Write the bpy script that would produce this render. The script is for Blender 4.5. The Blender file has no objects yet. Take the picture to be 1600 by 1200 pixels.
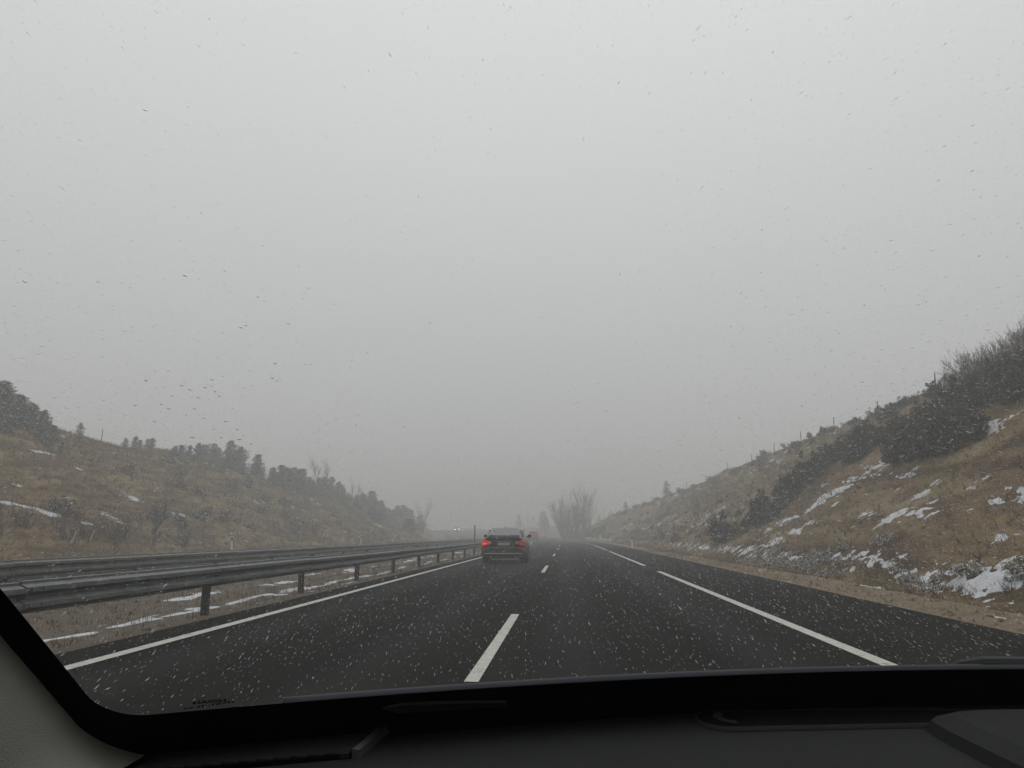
import bpy, math, random
import numpy as np
from mathutils import Vector, Matrix

R = math.radians
random.seed(7)
RNG = np.random.default_rng(11)
scene = bpy.context.scene
COL = scene.collection

# ------------------------------------------------------------------ camera
CAM_H = 1.14
cam_data = bpy.data.cameras.new("camera")
cam_data.sensor_width = 36.0
cam_data.lens = 25.875
cam_data.clip_start = 0.02
cam_data.clip_end = 3000
cam = bpy.data.objects.new("camera", cam_data)
COL.objects.link(cam)
cam.location = (0, 0, CAM_H)
cam.rotation_euler = (R(90 + 11.549), 0, R(4.239))
scene.camera = cam

# ------------------------------------------------------------------ sky and sun
SUN_EL, SUN_AZ = 62.0, 20.0
world = bpy.data.worlds.new("World")
scene.world = world
world.use_nodes = True
wn, wl = world.node_tree.nodes, world.node_tree.links
bg = wn["Background"]
sky = wn.new("ShaderNodeTexSky")
sky.sky_type = "NISHITA"
sky.sun_disc = False
sky.sun_elevation = R(SUN_EL)
sky.sun_rotation = R(SUN_AZ)
sky.dust_density = 6.0
hsv = wn.new("ShaderNodeHueSaturation")
hsv.inputs["Saturation"].default_value = 0.25
wl.new(sky.outputs[0], hsv.inputs["Color"])
# closed cloud cover: brighter towards the zenith (overcast luminance law)
geo = wn.new("ShaderNodeTexCoord")
sep = wn.new("ShaderNodeSeparateXYZ")
wl.new(geo.outputs["Generated"], sep.inputs[0])
clampz = wn.new("ShaderNodeClamp")
wl.new(sep.outputs["Z"], clampz.inputs["Value"])
law = wn.new("ShaderNodeMath"); law.operation = "MULTIPLY_ADD"
law.inputs[1].default_value = 1.15
law.inputs[2].default_value = 1.0
wl.new(clampz.outputs[0], law.inputs[0])
cl_noise = wn.new("ShaderNodeTexNoise")
cl_noise.inputs["Scale"].default_value = 1.6
cl_noise.inputs["Detail"].default_value = 3.0
wl.new(geo.outputs["Generated"], cl_noise.inputs["Vector"])
cl_rng = wn.new("ShaderNodeMapRange")
cl_rng.inputs["To Min"].default_value = 0.965
cl_rng.inputs["To Max"].default_value = 1.035
wl.new(cl_noise.outputs["Fac"], cl_rng.inputs["Value"])
lawn = wn.new("ShaderNodeMath"); lawn.operation = "MULTIPLY"
wl.new(law.outputs[0], lawn.inputs[0]); wl.new(cl_rng.outputs[0], lawn.inputs[1])
cloud = wn.new("ShaderNodeVectorMath"); cloud.operation = "SCALE"
cloud.inputs[0].default_value = (3.10, 3.14, 3.18)
wl.new(lawn.outputs[0], cloud.inputs["Scale"])
mixs = wn.new("ShaderNodeMix"); mixs.data_type = "RGBA"
mixs.inputs["Factor"].default_value = 0.985
wl.new(hsv.outputs[0], mixs.inputs["A"])
wl.new(cloud.outputs[0], mixs.inputs["B"])
wl.new(mixs.outputs["Result"], bg.inputs["Color"])
bg.inputs["Strength"].default_value = 0.140

sun_data = bpy.data.lights.new("sun", "SUN")
sun_data.energy = 0.5
sun_data.angle = R(70)
sun_data.color = (1.0, 0.98, 0.95)
sun = bpy.data.objects.new("sun", sun_data)
COL.objects.link(sun)
sun.rotation_euler = (R(90 - SUN_EL), 0, R(180 - SUN_AZ))

scene.view_settings.view_transform = "Standard"
scene.view_settings.look = "None"
scene.view_settings.exposure = 0.0
scene.view_settings.gamma = 1.0
scene.view_settings.use_curve_mapping = False
scene.render.engine = "CYCLES"
cy = scene.cycles
cy.use_denoising = True
cy.max_bounces = 8
cy.diffuse_bounces = 3
cy.glossy_bounces = 3
cy.transmission_bounces = 6
cy.transparent_max_bounces = 24
cy.volume_bounces = 2
cy.sample_clamp_indirect = 4.0
scene.render.filter_size = 1.7


# ------------------------------------------------------------------ helpers
def tag(o, label=None, cat=None, group=None, kind=None):
    if label: o["label"] = label
    if cat: o["category"] = cat
    if group: o["group"] = group
    if kind: o["kind"] = kind
    return o


def link(o, parent=None):
    COL.objects.link(o)
    if parent is not None:
        o.parent = parent
    return o


def empty(name, loc=(0, 0, 0), rz=0.0, parent=None):
    o = bpy.data.objects.new(name, None)
    o.empty_display_size = 0.2
    o.location = loc
    o.rotation_euler = (0, 0, rz)
    return link(o, parent)


def mesh_np(name, verts, faces, mat=None, smooth=False):
    """verts (n,3) array; faces (m,k) array of equal-sized polygons."""
    verts = np.asarray(verts, dtype=np.float32)
    faces = np.asarray(faces, dtype=np.int32)
    me = bpy.data.meshes.new(name)
    k = faces.shape[1]
    me.vertices.add(len(verts)); me.vertices.foreach_set("co", verts.ravel())
    me.loops.add(faces.size); me.loops.foreach_set("vertex_index", faces.ravel())
    me.polygons.add(len(faces))
    me.polygons.foreach_set("loop_start", np.arange(0, faces.size, k, dtype=np.int32))
    if smooth:
        me.polygons.foreach_set("use_smooth", np.ones(len(faces), dtype=bool))
    me.update(calc_edges=True)
    me.validate()
    if mat: me.materials.append(mat)
    return me


def mesh_py(name, verts, faces, mat=None, smooth=False):
    me = bpy.data.meshes.new(name)
    me.from_pydata([tuple(map(float, v)) for v in verts], [], faces)
    me.update()
    if smooth:
        for p in me.polygons: p.use_smooth = True
    if mat: me.materials.append(mat)
    return me


def ob(name, me, parent=None, loc=None, rot=None, scale=None):
    o = bpy.data.objects.new(name, me)
    if loc is not None: o.location = loc
    if rot is not None: o.rotation_euler = rot
    if scale is not None: o.scale = scale
    return link(o, parent)


class MB:
    """collects simple solids into one mesh"""
    def __init__(self): self.v, self.f = [], []

    def add(self, vs, fs):
        b = len(self.v)
        self.v += [tuple(v) for v in vs]
        self.f += [tuple(i + b for i in f) for f in fs]
        return self

    def box(self, x0, x1, y0, y1, z0, z1):
        vs = [(x, y, z) for x in (x0, x1) for y in (y0, y1) for z in (z0, z1)]
        return self.add(vs, [(0, 1, 3, 2), (4, 6, 7, 5), (0, 4, 5, 1), (2, 3, 7, 6), (0, 2, 6, 4), (1, 5, 7, 3)])

    def tube(self, pts, rad, n=8, cap=True):
        pts = [Vector(p) for p in pts]
        if not isinstance(rad, (list, tuple)): rad = [rad] * len(pts)
        vs, fs = [], []
        for i, p in enumerate(pts):
            d = (pts[min(i + 1, len(pts) - 1)] - pts[max(i - 1, 0)]).normalized()
            a = d.orthogonal().normalized() if abs(d.z) < .99 else Vector((1, 0, 0))
            if abs(d.z) < .95: a = d.cross(Vector((0, 0, 1))).normalized()
            b = d.cross(a).normalized()
            for k in range(n):
                t = 2 * math.pi * k / n
                vs.append(p + (a * math.cos(t) + b * math.sin(t)) * rad[i])
        for i in range(len(pts) - 1):
            for k in range(n):
                fs.append((i * n + k, i * n + (k + 1) % n, (i + 1) * n + (k + 1) % n, (i + 1) * n + k))
        if cap:
            fs.append(tuple(range(n - 1, -1, -1)))
            fs.append(tuple((len(pts) - 1) * n + k for k in range(n)))
        return self.add(vs, fs)

    def prism(self, poly, y0, y1):
        """poly in (x, z), extruded along y"""
        n = len(poly)
        vs = [(x, y0, z) for x, z in poly] + [(x, y1, z) for x, z in poly]
        fs = [tuple(range(n)), tuple(range(2 * n - 1, n - 1, -1))]
        fs += [(i, i + n, (i + 1) % n + n, (i + 1) % n) for i in range(n)]
        return self.add(vs, fs)

    def build(self, name, mat, parent=None, smooth=False, bevel=0.0, loc=None, rot=None):
        me = mesh_py(name, self.v, self.f, mat, smooth)
        o = ob(name, me, parent, loc, rot)
        if bevel:
            m = o.modifiers.new("bevel", "BEVEL"); m.width = bevel; m.segments = 2; m.limit_method = "ANGLE"
        return o


# value noise ----------------------------------------------------------
def _hash(ix, iy, seed):
    h = (ix.astype(np.int64) * 374761393 + iy.astype(np.int64) * 668265263 + seed * 1274126177) & 0x7fffffff
    h = ((h ^ (h >> 13)) * 1274126177) & 0x7fffffff
    return ((h ^ (h >> 16)) & 0xffff) / 65535.0


def vnoise(x, y, seed=0):
    x = np.asarray(x, dtype=float); y = np.asarray(y, dtype=float)
    ix, iy = np.floor(x), np.floor(y)
    fx, fy = x - ix, y - iy
    fx = fx * fx * (3 - 2 * fx); fy = fy * fy * (3 - 2 * fy)
    a, b = _hash(ix, iy, seed), _hash(ix + 1, iy, seed)
    c, d = _hash(ix, iy + 1, seed), _hash(ix + 1, iy + 1, seed)
    return (a * (1 - fx) + b * fx) * (1 - fy) + (c * (1 - fx) + d * fx) * fy - 0.5


def fbm(x, y, oct=4, seed=0):
    t, a = 0, 1.0
    for i in range(oct):
        t = t + a * vnoise(np.asarray(x) * 2 ** i, np.asarray(y) * 2 ** i, seed + i * 17)
        a *= 0.5
    return t


# materials ------------------------------------------------------------
def new_mat(name):
    m = bpy.data.materials.new(name)
    m.use_nodes = True
    nt = m.node_tree
    return m, nt, nt.nodes["Principled BSDF"]


def simple(name, col, rough=0.5, metal=0.0, coat=0.0, var=0.12, vscale=6.0, bump=0.0, bscale=200.0, emit=None, estr=0.0):
    m, nt, b = new_mat(name)
    n, l = nt.nodes, nt.links
    tc = n.new("ShaderNodeTexCoord")
    no = n.new("ShaderNodeTexNoise"); no.inputs["Scale"].default_value = vscale; no.inputs["Detail"].default_value = 5
    l.new(tc.outputs["Object"], no.inputs["Vector"])
    mx = n.new("ShaderNodeMix"); mx.data_type = "RGBA"
    mx.inputs["A"].default_value = tuple(c * (1 - var) for c in col) + (1,)
    mx.inputs["B"].default_value = tuple(min(1, c * (1 + var)) for c in col) + (1,)
    l.new(no.outputs["Fac"], mx.inputs["Factor"])
    l.new(mx.outputs["Result"], b.inputs["Base Color"])
    b.inputs["Roughness"].default_value = rough
    b.inputs["Metallic"].default_value = metal
    b.inputs["Coat Weight"].default_value = coat
    b.inputs["Coat Roughness"].default_value = 0.08
    if bump:
        bn = n.new("ShaderNodeTexNoise"); bn.inputs["Scale"].default_value = bscale; bn.inputs["Detail"].default_value = 3
        l.new(tc.outputs["Object"], bn.inputs["Vector"])
        bp = n.new("ShaderNodeBump"); bp.inputs["Strength"].default_value = bump; bp.inputs["Distance"].default_value = 0.002
        l.new(bn.outputs["Fac"], bp.inputs["Height"]); l.new(bp.outputs[0], b.inputs["Normal"])
    if emit:
        b.inputs["Emission Color"].default_value = emit + (1,)
        b.inputs["Emission Strength"].default_value = estr
    return m


def ramp(nt, fac, stops):
    r = nt.nodes.new("ShaderNodeValToRGB")
    el = r.color_ramp.elements
    while len(el) < len(stops): el.new(0.5)
    for e, (p, c) in zip(el, stops):
        e.position = p; e.color = tuple(c) + (1,)
    nt.links.new(fac, r.inputs[0])
    return r


def foliage_mat(name, stops, snow=0.0, rough=0.8):
    """each leaf or twig its own tone; a dusting of snow lies on faces that look up"""
    m, nt, b = new_mat(name)
    n, l = nt.nodes, nt.links
    g = n.new("ShaderNodeNewGeometry")
    cr = ramp(nt, g.outputs["Random Per Island"], stops)
    out = cr.outputs[0]
    if snow > 0:
        w = n.new("ShaderNodeMath"); w.operation = "MULTIPLY"; w.inputs[1].default_value = 37.31
        l.new(g.outputs["Random Per Island"], w.inputs[0])
        fr = n.new("ShaderNodeMath"); fr.operation = "FRACT"; l.new(w.outputs[0], fr.inputs[0])
        ls = n.new("ShaderNodeMath"); ls.operation = "LESS_THAN"; ls.inputs[1].default_value = snow
        l.new(fr.outputs[0], ls.inputs[0])
        mx = n.new("ShaderNodeMix"); mx.data_type = "RGBA"
        mx.inputs["B"].default_value = (0.72, 0.74, 0.76, 1)
        l.new(ls.outputs[0], mx.inputs["Factor"]); l.new(out, mx.inputs["A"])
        out = mx.outputs["Result"]
    l.new(out, b.inputs["Base Color"])
    b.inputs["Roughness"].default_value = rough
    b.inputs["Specular IOR Level"].default_value = 0.2
    return m


def asphalt_mat(name):
    m, nt, b = new_mat(name)
    n, l = nt.nodes, nt.links
    tc = n.new("ShaderNodeTexCoord")
    mp = n.new("ShaderNodeMapping"); mp.inputs["Scale"].default_value = (1.0, 0.06, 1.0)
    l.new(tc.outputs["Object"], mp.inputs[0])
    big = n.new("ShaderNodeTexNoise"); big.inputs["Scale"].default_value = 1.3; big.inputs["Detail"].default_value = 6
    l.new(mp.outputs[0], big.inputs["Vector"])
    fine = n.new("ShaderNodeTexNoise"); fine.inputs["Scale"].default_value = 70; fine.inputs["Detail"].default_value = 4
    l.new(tc.outputs["Object"], fine.inputs["Vector"])
    ad = n.new("ShaderNodeMath"); ad.operation = "MULTIPLY_ADD"; ad.inputs[1].default_value = 0.55
    l.new(big.outputs["Fac"], ad.inputs[0])
    hf = n.new("ShaderNodeMath"); hf.operation = "MULTIPLY"; hf.inputs[1].default_value = 0.45
    l.new(fine.outputs["Fac"], hf.inputs[0]); l.new(hf.outputs[0], ad.inputs[2])
    sx = n.new("ShaderNodeSeparateXYZ"); l.new(tc.outputs["Object"], sx.inputs[0])
    wob = n.new("ShaderNodeMath"); wob.operation = "MULTIPLY_ADD"; wob.inputs[1].default_value = 0.5
    l.new(big.outputs["Fac"], wob.inputs[0]); l.new(sx.outputs["X"], wob.inputs[2])
    tr = n.new("ShaderNodeMapRange"); tr.inputs["From Min"].default_value = -4.9; tr.inputs["From Max"].default_value = 5.6
    l.new(wob.outputs[0], tr.inputs["Value"])
    d_, w_ = (0, 0, 0), (1, 1, 1)
    tk = ramp(nt, tr.outputs[0], [(0.0, d_), (.09, d_), (.14, w_), (.19, d_), (.27, d_), (.32, w_), (.37, d_), (.44, d_), (.49, w_), (.54, d_), (.62, d_), (.67, w_), (.72, d_), (1.0, d_)])
    cr = ramp(nt, ad.outputs[0], [(0.32, (0.004, 0.004, 0.0035)), (0.5, (0.0115, 0.0113, 0.0100)), (0.70, (0.030, 0.029, 0.026))])
    wear = n.new("ShaderNodeMix"); wear.data_type = "RGBA"; wear.blend_type = "MULTIPLY"; wear.inputs["B"].default_value = (0.80, 0.80, 0.80, 1)
    l.new(tk.outputs[0], wear.inputs["Factor"]); l.new(cr.outputs[0], wear.inputs["A"])
    l.new(wear.outputs["Result"], b.inputs["Base Color"])
    spx = n.new("ShaderNodeMath"); spx.operation = "MULTIPLY_ADD"; spx.inputs[1].default_value = 0.035; spx.inputs[2].default_value = 0.02
    l.new(tk.outputs[0], spx.inputs[0]); l.new(spx.outputs[0], b.inputs["Specular IOR Level"])
    rr = n.new("ShaderNodeMapRange"); rr.inputs["To Min"].default_value = 0.55; rr.inputs["To Max"].default_value = 0.85
    l.new(big.outputs["Fac"], rr.inputs["Value"]); l.new(rr.outputs[0], b.inputs["Roughness"])
    b.inputs["Specular IOR Level"].default_value = 0.02
    bp = n.new("ShaderNodeBump"); bp.inputs["Strength"].default_value = 0.6; bp.inputs["Distance"].default_value = 0.006
    l.new(fine.outputs["Fac"], bp.inputs["Height"]); l.new(bp.outputs[0], b.inputs["Normal"])
    return m


def ground_mat():
    m, nt, b = new_mat("dry_grass_ground")
    n, l = nt.nodes, nt.links
    tc = n.new("ShaderNodeTexCoord")
    mp = n.new("ShaderNodeMapping"); mp.inputs["Scale"].default_value = (0.62, 0.11, 0.7)
    mp.inputs["Rotation"].default_value = (0.0, 0.0, 0.06)
    l.new(tc.outputs["Object"], mp.inputs[0])
    a = n.new("ShaderNodeTexNoise"); a.inputs["Scale"].default_value = 1.0; a.inputs["Detail"].default_value = 8; a.inputs["Roughness"].default_value = 0.62
    a.inputs["Distortion"].default_value = 0.7
    l.new(mp.outputs[0], a.inputs["Vector"])
    c1 = ramp(nt, a.outputs["Fac"], [(0.30, (0.045, 0.036, 0.022)), (0.43, (0.105, 0.070, 0.038)), (0.53, (0.180, 0.128, 0.066)), (0.64, (0.245, 0.185, 0.100)), (0.75, (0.120, 0.102, 0.054))])
    f = n.new("ShaderNodeTexNoise"); f.inputs["Scale"].default_value = 5.5; f.inputs["Detail"].default_value = 7; f.inputs["Roughness"].default_value = 0.7
    l.new(tc.outputs["Object"], f.inputs["Vector"])
    c2 = ramp(nt, f.outputs["Fac"], [(0.3, (0.45, 0.42, 0.42)), (0.5, (1.0, 1.0, 1.0)), (0.7, (1.35, 1.28, 1.15))])
    mu = n.new("ShaderNodeMix"); mu.data_type = "RGBA"; mu.blend_type = "MULTIPLY"; mu.inputs["Factor"].default_value = 0.9
    l.new(c1.outputs[0], mu.inputs["A"]); l.new(c2.outputs[0], mu.inputs["B"])
    # reddish heather patches
    h = n.new("ShaderNodeTexNoise"); h.inputs["Scale"].default_value = 0.33; h.inputs["Detail"].default_value = 6; h.inputs["Roughness"].default_value = 0.65
    l.new(tc.outputs["Object"], h.inputs["Vector"])
    hr = n.new("ShaderNodeMapRange"); hr.inputs["From Min"].default_value = 0.55; hr.inputs["From Max"].default_value = 0.66; hr.inputs["To Max"].default_value = 0.75
    l.new(h.outputs["Fac"], hr.inputs["Value"])
    m2 = n.new("ShaderNodeMix"); m2.data_type = "RGBA"; m2.inputs["B"].default_value = (0.075, 0.040, 0.030, 1)
    l.new(hr.outputs[0], m2.inputs["Factor"]); l.new(mu.outputs["Result"], m2.inputs["A"])
    dn = n.new("ShaderNodeTexNoise"); dn.inputs["Scale"].default_value = 9.0; dn.inputs["Detail"].default_value = 8; dn.inputs["Roughness"].default_value = 0.75
    l.new(tc.outputs["Object"], dn.inputs["Vector"])
    dm = n.new("ShaderNodeMath"); dm.operation = "MULTIPLY_ADD"; dm.inputs[1].default_value = 0.55
    l.new(a.outputs["Fac"], dm.inputs[0]); l.new(dn.outputs["Fac"], dm.inputs[2])
    dr_ = n.new("ShaderNodeMapRange"); dr_.inputs["From Min"].default_value = 0.93; dr_.inputs["From Max"].default_value = 1.02; dr_.inputs["To Max"].default_value = 0.7
    l.new(dm.outputs[0], dr_.inputs["Value"])
    m3 = n.new("ShaderNodeMix"); m3.data_type = "RGBA"; m3.inputs["B"].default_value = (0.48, 0.49, 0.50, 1)
    l.new(dr_.outputs[0], m3.inputs["Factor"]); l.new(m2.outputs["Result"], m3.inputs["A"])
    l.new(m3.outputs["Result"], b.inputs["Base Color"])
    b.inputs["Roughness"].default_value = 0.95
    b.inputs["Specular IOR Level"].default_value = 0.1
    bp = n.new("ShaderNodeBump"); bp.inputs["Strength"].default_value = 0.9; bp.inputs["Distance"].default_value = 0.12
    l.new(f.outputs["Fac"], bp.inputs["Height"]); l.new(bp.outputs[0], b.inputs["Normal"])
    return m


M = {}
M["asphalt"] = asphalt_mat("wet_asphalt")
M["ground"] = ground_mat()
M["soil"] = simple("gravelly_soil", (0.085, 0.066, 0.046), 0.95, var=0.45, vscale=2.2, bump=0.8, bscale=25)
M["verge"] = simple("sandy_verge", (0.15, 0.108, 0.062), 0.95, var=0.5, vscale=1.4, bump=0.8, bscale=20)
M["paint_line"] = simple("worn_white_paint", (0.46, 0.46, 0.41), 0.7, var=0.30, vscale=9.0, bump=0.4, bscale=90)
def worn_paint():
    m = M["paint_line"]; nt = m.node_tree; n, l = nt.nodes, nt.links; b = n["Principled BSDF"]
    src = b.inputs["Base Color"].links[0].from_socket
    tc = n.new("ShaderNodeTexCoord")
    no = n.new("ShaderNodeTexNoise"); no.inputs["Scale"].default_value = 7; no.inputs["Detail"].default_value = 9; no.inputs["Roughness"].default_value = .72
    l.new(tc.outputs["Object"], no.inputs["Vector"])
    mr = n.new("ShaderNodeMapRange"); mr.inputs["From Min"].default_value = .55; mr.inputs["From Max"].default_value = .68; mr.inputs["To Max"].default_value = .85
    l.new(no.outputs["Fac"], mr.inputs["Value"])
    mx = n.new("ShaderNodeMix"); mx.data_type = "RGBA"; mx.inputs["B"].default_value = (.05, .05, .045, 1)
    l.new(mr.outputs[0], mx.inputs["Factor"]); l.new(src, mx.inputs["A"]); l.new(mx.outputs["Result"], b.inputs["Base Color"])
worn_paint()
M["snow"] = simple("lying_snow", (0.50, 0.515, 0.54), 0.8, var=0.35, vscale=7.0, bump=0.5, bscale=30)
M["galv"] = simple("weathered_galvanised_steel", (0.12, 0.13, 0.126), 0.55, metal=0.15, var=0.55, vscale=4.0, bump=0.2, bscale=40)
M["galv_post"] = simple("dull_steel_post", (0.045, 0.045, 0.04), 0.7, metal=0.1, var=0.3, vscale=5.0)
M["wood"] = simple("grey_fence_post", (0.10, 0.09, 0.08), 0.9, var=0.3, vscale=12)
M["wire"] = simple("fence_wire", (0.12, 0.12, 0.12), 0.5, metal=0.6)
M["white_plastic"] = simple("white_marker_plastic", (0.68, 0.68, 0.66), 0.5, var=0.1)
M["black_plastic"] = simple("black_marker_band", (0.02, 0.02, 0.02), 0.5)
M["bark"] = simple("grey_brown_bark", (0.075, 0.062, 0.052), 0.9, var=0.35, vscale=14)
M["twig"] = foliage_mat("bare_twigs", [(0.0, (0.050, 0.040, 0.035)), (0.6, (0.085, 0.068, 0.055)), (1.0, (0.125, 0.10, 0.085))], snow=0.05)
M["pine"] = foliage_mat("pine_needles", [(0.0, (0.014, 0.019, 0.013)), (0.55, (0.028, 0.036, 0.024)), (1.0, (0.055, 0.062, 0.042))], snow=0.24)
M["shrub"] = foliage_mat("evergreen_shrub_leaves", [(0.0, (0.010, 0.011, 0.007)), (0.6, (0.022, 0.022, 0.013)), (1.0, (0.050, 0.044, 0.026))], snow=0.05)
M["heath"] = foliage_mat("low_heath_leaves", [(0.0, (0.022, 0.018, 0.013)), (0.6, (0.050, 0.038, 0.026)), (1.0, (0.10, 0.072, 0.045))], snow=0.13)
M["heath_snow"] = foliage_mat("snow_laden_heath", [(0.0, (0.022, 0.018, 0.013)), (0.6, (0.055, 0.042, 0.028)), (1.0, (0.11, 0.08, 0.05))], snow=0.42)
M["grass"] = foliage_mat("dry_grass_blades", [(0.0, (0.085, 0.054, 0.027)), (0.35, (0.138, 0.096, 0.049)), (0.7, (0.188, 0.138, 0.072)), (1.0, (0.245, 0.19, 0.105))], snow=0.0)


# ------------------------------------------------------------------ the lie of the land
# u = distance across from the camera line, Z = distance ahead; the road bends away beyond 75 m and climbs beyond 120 m
def bend(Z): return np.maximum(0.0, np.asarray(Z, dtype=float) - 75.0) ** 2 / 1400.0
def climb(Z):
    Z = np.asarray(Z, dtype=float)
    d = np.clip(Z - 140.0, 0, 130)
    e = np.clip(Z - 270.0, 0, 400)
    return d ** 2 / 7000.0 + 0.0371 * np.minimum(e, 16) - 0.0011 * np.minimum(e, 16) ** 2 - 0.012 * np.maximum(0, e - 16)


CR_R = ([-60, 25, 60, 100, 140, 168, 182, 195, 700], [10.4, 10.3, 10.4, 10.2, 7.9, 5.0, 2.2, 0.3, 0.0])
CR_L = ([-60, 60, 80, 100, 130, 170, 220, 320, 700], [8.5, 9.2, 9.5, 7.8, 5.4, 3.5, 2.6, 5.0, 6.0])
LEFT_EDGE, RIGHT_EDGE = -4.98, 5.28
OPP_IN, OPP_OUT = -10.4, -21.4


def smin(a, b, k):
    h = np.clip(0.5 + 0.5 * (b - a) / k, 0, 1)
    return b * (1 - h) + a * h - k * h * (1 - h)


def sstep(a, b, x):
    t = np.clip((np.asarray(x, dtype=float) - a) / (b - a), 0, 1)
    return t * t * (3 - 2 * t)


def height(u, Z):
    u = np.asarray(u, dtype=float); Z = np.asarray(Z, dtype=float)
    zr_, zl_ = np.interp(Z, *CR_R), np.interp(Z, *CR_L)
    n1 = fbm(u * 0.16, Z * 0.10, 4, 3)
    n2 = fbm(u * 0.9, Z * 0.55, 3, 9)
    ur = u - 8.4 + 0.5 * fbm(Z * 0.2, Z * 0 + 3.3, 2, 5)
    right = np.where(ur > 0, smin(0.65 * ur, zr_ + 0.05 * ur, 1.2), 0.0)
    ul = -23.0 - u
    left = np.where(ul > 0, smin(0.50 * ul, zl_ + 0.03 * ul, 1.5), 0.0)
    rough_r = sstep(5.6, 7.0, u) * (0.05 + 0.30 * sstep(8.5, 11.5, u))
    rough_l = sstep(22.0, 26.0, -u) * 0.55
    ditch = -0.22 * np.exp(-((u - 7.7) / 0.6) ** 2)
    med = np.where((u < -5.2) & (u > -10.2), -0.10 * np.sin(np.pi * (-5.2 - u) / 5.0), 0.0)
    med_n = sstep(5.2, 5.9, -u) * sstep(10.3, 9.7, -u) * 0.10
    ledge = (0.30 * fbm(u * 1.1, Z * 0.07, 3, 33)) * sstep(9.0, 11.0, u)
    under = -0.07 * (((u > LEFT_EDGE - .05) & (u < RIGHT_EDGE + .05)) | ((u > OPP_OUT - .05) & (u < OPP_IN + .05)))
    return right + left + ditch + med + under - 0.012 + climb(Z) + (n1 * 1.3 + n2 * 0.35) * (rough_r + rough_l) + n2 * med_n + ledge


def P(u, Z, dz=0.0):
    return Vector((float(u - bend(Z)), float(Z), float(height(u, Z)) + dz))


def grid_faces(nu, nz):
    i = np.arange(nu - 1)[None, :] + np.arange(nz - 1)[:, None] * nu
    i = i.ravel()
    return np.stack([i, i + 1, i + 1 + nu, i + nu], 1)


us = np.unique(np.round(np.concatenate([
    np.linspace(-290, -70, 12), np.arange(-70, -46, 2.0), np.arange(-46, -22, 0.6), [-21.5, -21.35, -10.45, -10.35],
    np.arange(-20, -11, 3.0), np.arange(-10.2, -5.2, 0.3), [-5.05, -4.9, -3, 0, 3, 5.2, 5.35],
    np.arange(5.6, 9.0, 0.2), np.arange(9.0, 26.0, 0.3), np.arange(26, 40, 1.0), np.arange(40, 80, 5.0), np.linspace(90, 290, 9)]), 3))
zs = np.unique(np.round(np.concatenate([np.arange(-60, 4, 4.0), np.arange(4, 60, 0.4), np.arange(60, 130, 0.9), np.arange(130, 240, 2.5), np.arange(240, 400, 10), np.linspace(400, 640, 9)]), 3))
UU, ZZ = np.meshgrid(us, zs)
vv = np.stack([UU - bend(ZZ), ZZ, height(UU, ZZ)], -1).reshape(-1, 3)
ground = ob("ground", mesh_np("ground", vv, grid_faces(len(us), len(zs)), M["ground"], True))
tag(ground, kind="structure")
ground.data.materials.append(M["soil"]); ground.data.materials.append(M["verge"])
fz = (zs[:-1] + zs[1:])[:, None].repeat(len(us) - 1, 1).ravel() / 2
fu = (us[:-1] + us[1:])[None, :].repeat(len(zs) - 1, 0).ravel() / 2
ground.data.polygons.foreach_set("material_index", (((fu > -10.4) & (fu < -4.9)).astype(np.int32) + 2 * ((fu > 4) & (fu < 7.5 + .9 * vnoise(fz * .3, fz * 0, 8))).astype(np.int32)).astype(np.int32))

zroad = np.unique(np.concatenate([np.arange(-60, 75, 5.0), np.arange(75, 300, 3.0), np.linspace(300, 638, 40)]))


def strip(name, prof, zlist, mat, parent=None, dz=0.0):
    """sheet along the road; prof is a list of (u, z)"""
    zlist = np.asarray(zlist, dtype=float)
    pu = np.array([p[0] for p in prof]); pz = np.array([p[1] for p in prof])
    A, B = np.meshgrid(pu, zlist)
    Hh = np.meshgrid(pz, zlist)[0] + climb(B) + dz
    v = np.stack([A - bend(B), B, Hh], -1).reshape(-1, 3)
    return ob(name, mesh_np(name, v, grid_faces(len(pu), len(zlist)), mat), parent)


road = strip("road", [(LEFT_EDGE, -0.09), (LEFT_EDGE + .02, 0), (-3, 0), (0, 0), (3, 0), (RIGHT_EDGE - .02, 0), (RIGHT_EDGE, -0.09)], zroad, M["asphalt"])
tag(road, kind="structure")
road2 = strip("road", [(OPP_OUT, -0.09), (OPP_OUT + .02, 0), (-18, 0), (-14, 0), (OPP_IN - .02, 0), (OPP_IN, -0.09)], zroad, M["asphalt"])
tag(road2, kind="structure")


def mark(name, u, w, z0, z1, parent):
    step = 2.0 if z0 > 60 else 1.0
    zl = np.linspace(z0, z1, max(2, int((z1 - z0) / step) + 1))
    return strip(name, [(u - w / 2, 0), (u + w / 2, 0)], zl, M["paint_line"], parent, dz=0.005)


mark("edge_line", -4.36, 0.15, -40, 420, road)
for a, b in [(-40, -4), (0.1, 24.06), (28.4, 52.0)] + [(56.2 + 28 * k, 80.2 + 28 * k) for k in range(9)]:
    mark("edge_line", 2.83, 0.155, a, b, road)
for k in range(-2, 14):
    mark("lane_dash", -0.775, 0.115, 6.1 + 17 * k, 11.13 + 17 * k, road)
mark("edge_line", -11.4, 0.15, -40, 420, road2)
mark("edge_line", -18.6, 0.15, -40, 420, road2)
for k in range(-2, 14):
    mark("lane_dash", -15.0, 0.12, 2 + 17 * k, 7 + 17 * k, road2)

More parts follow.
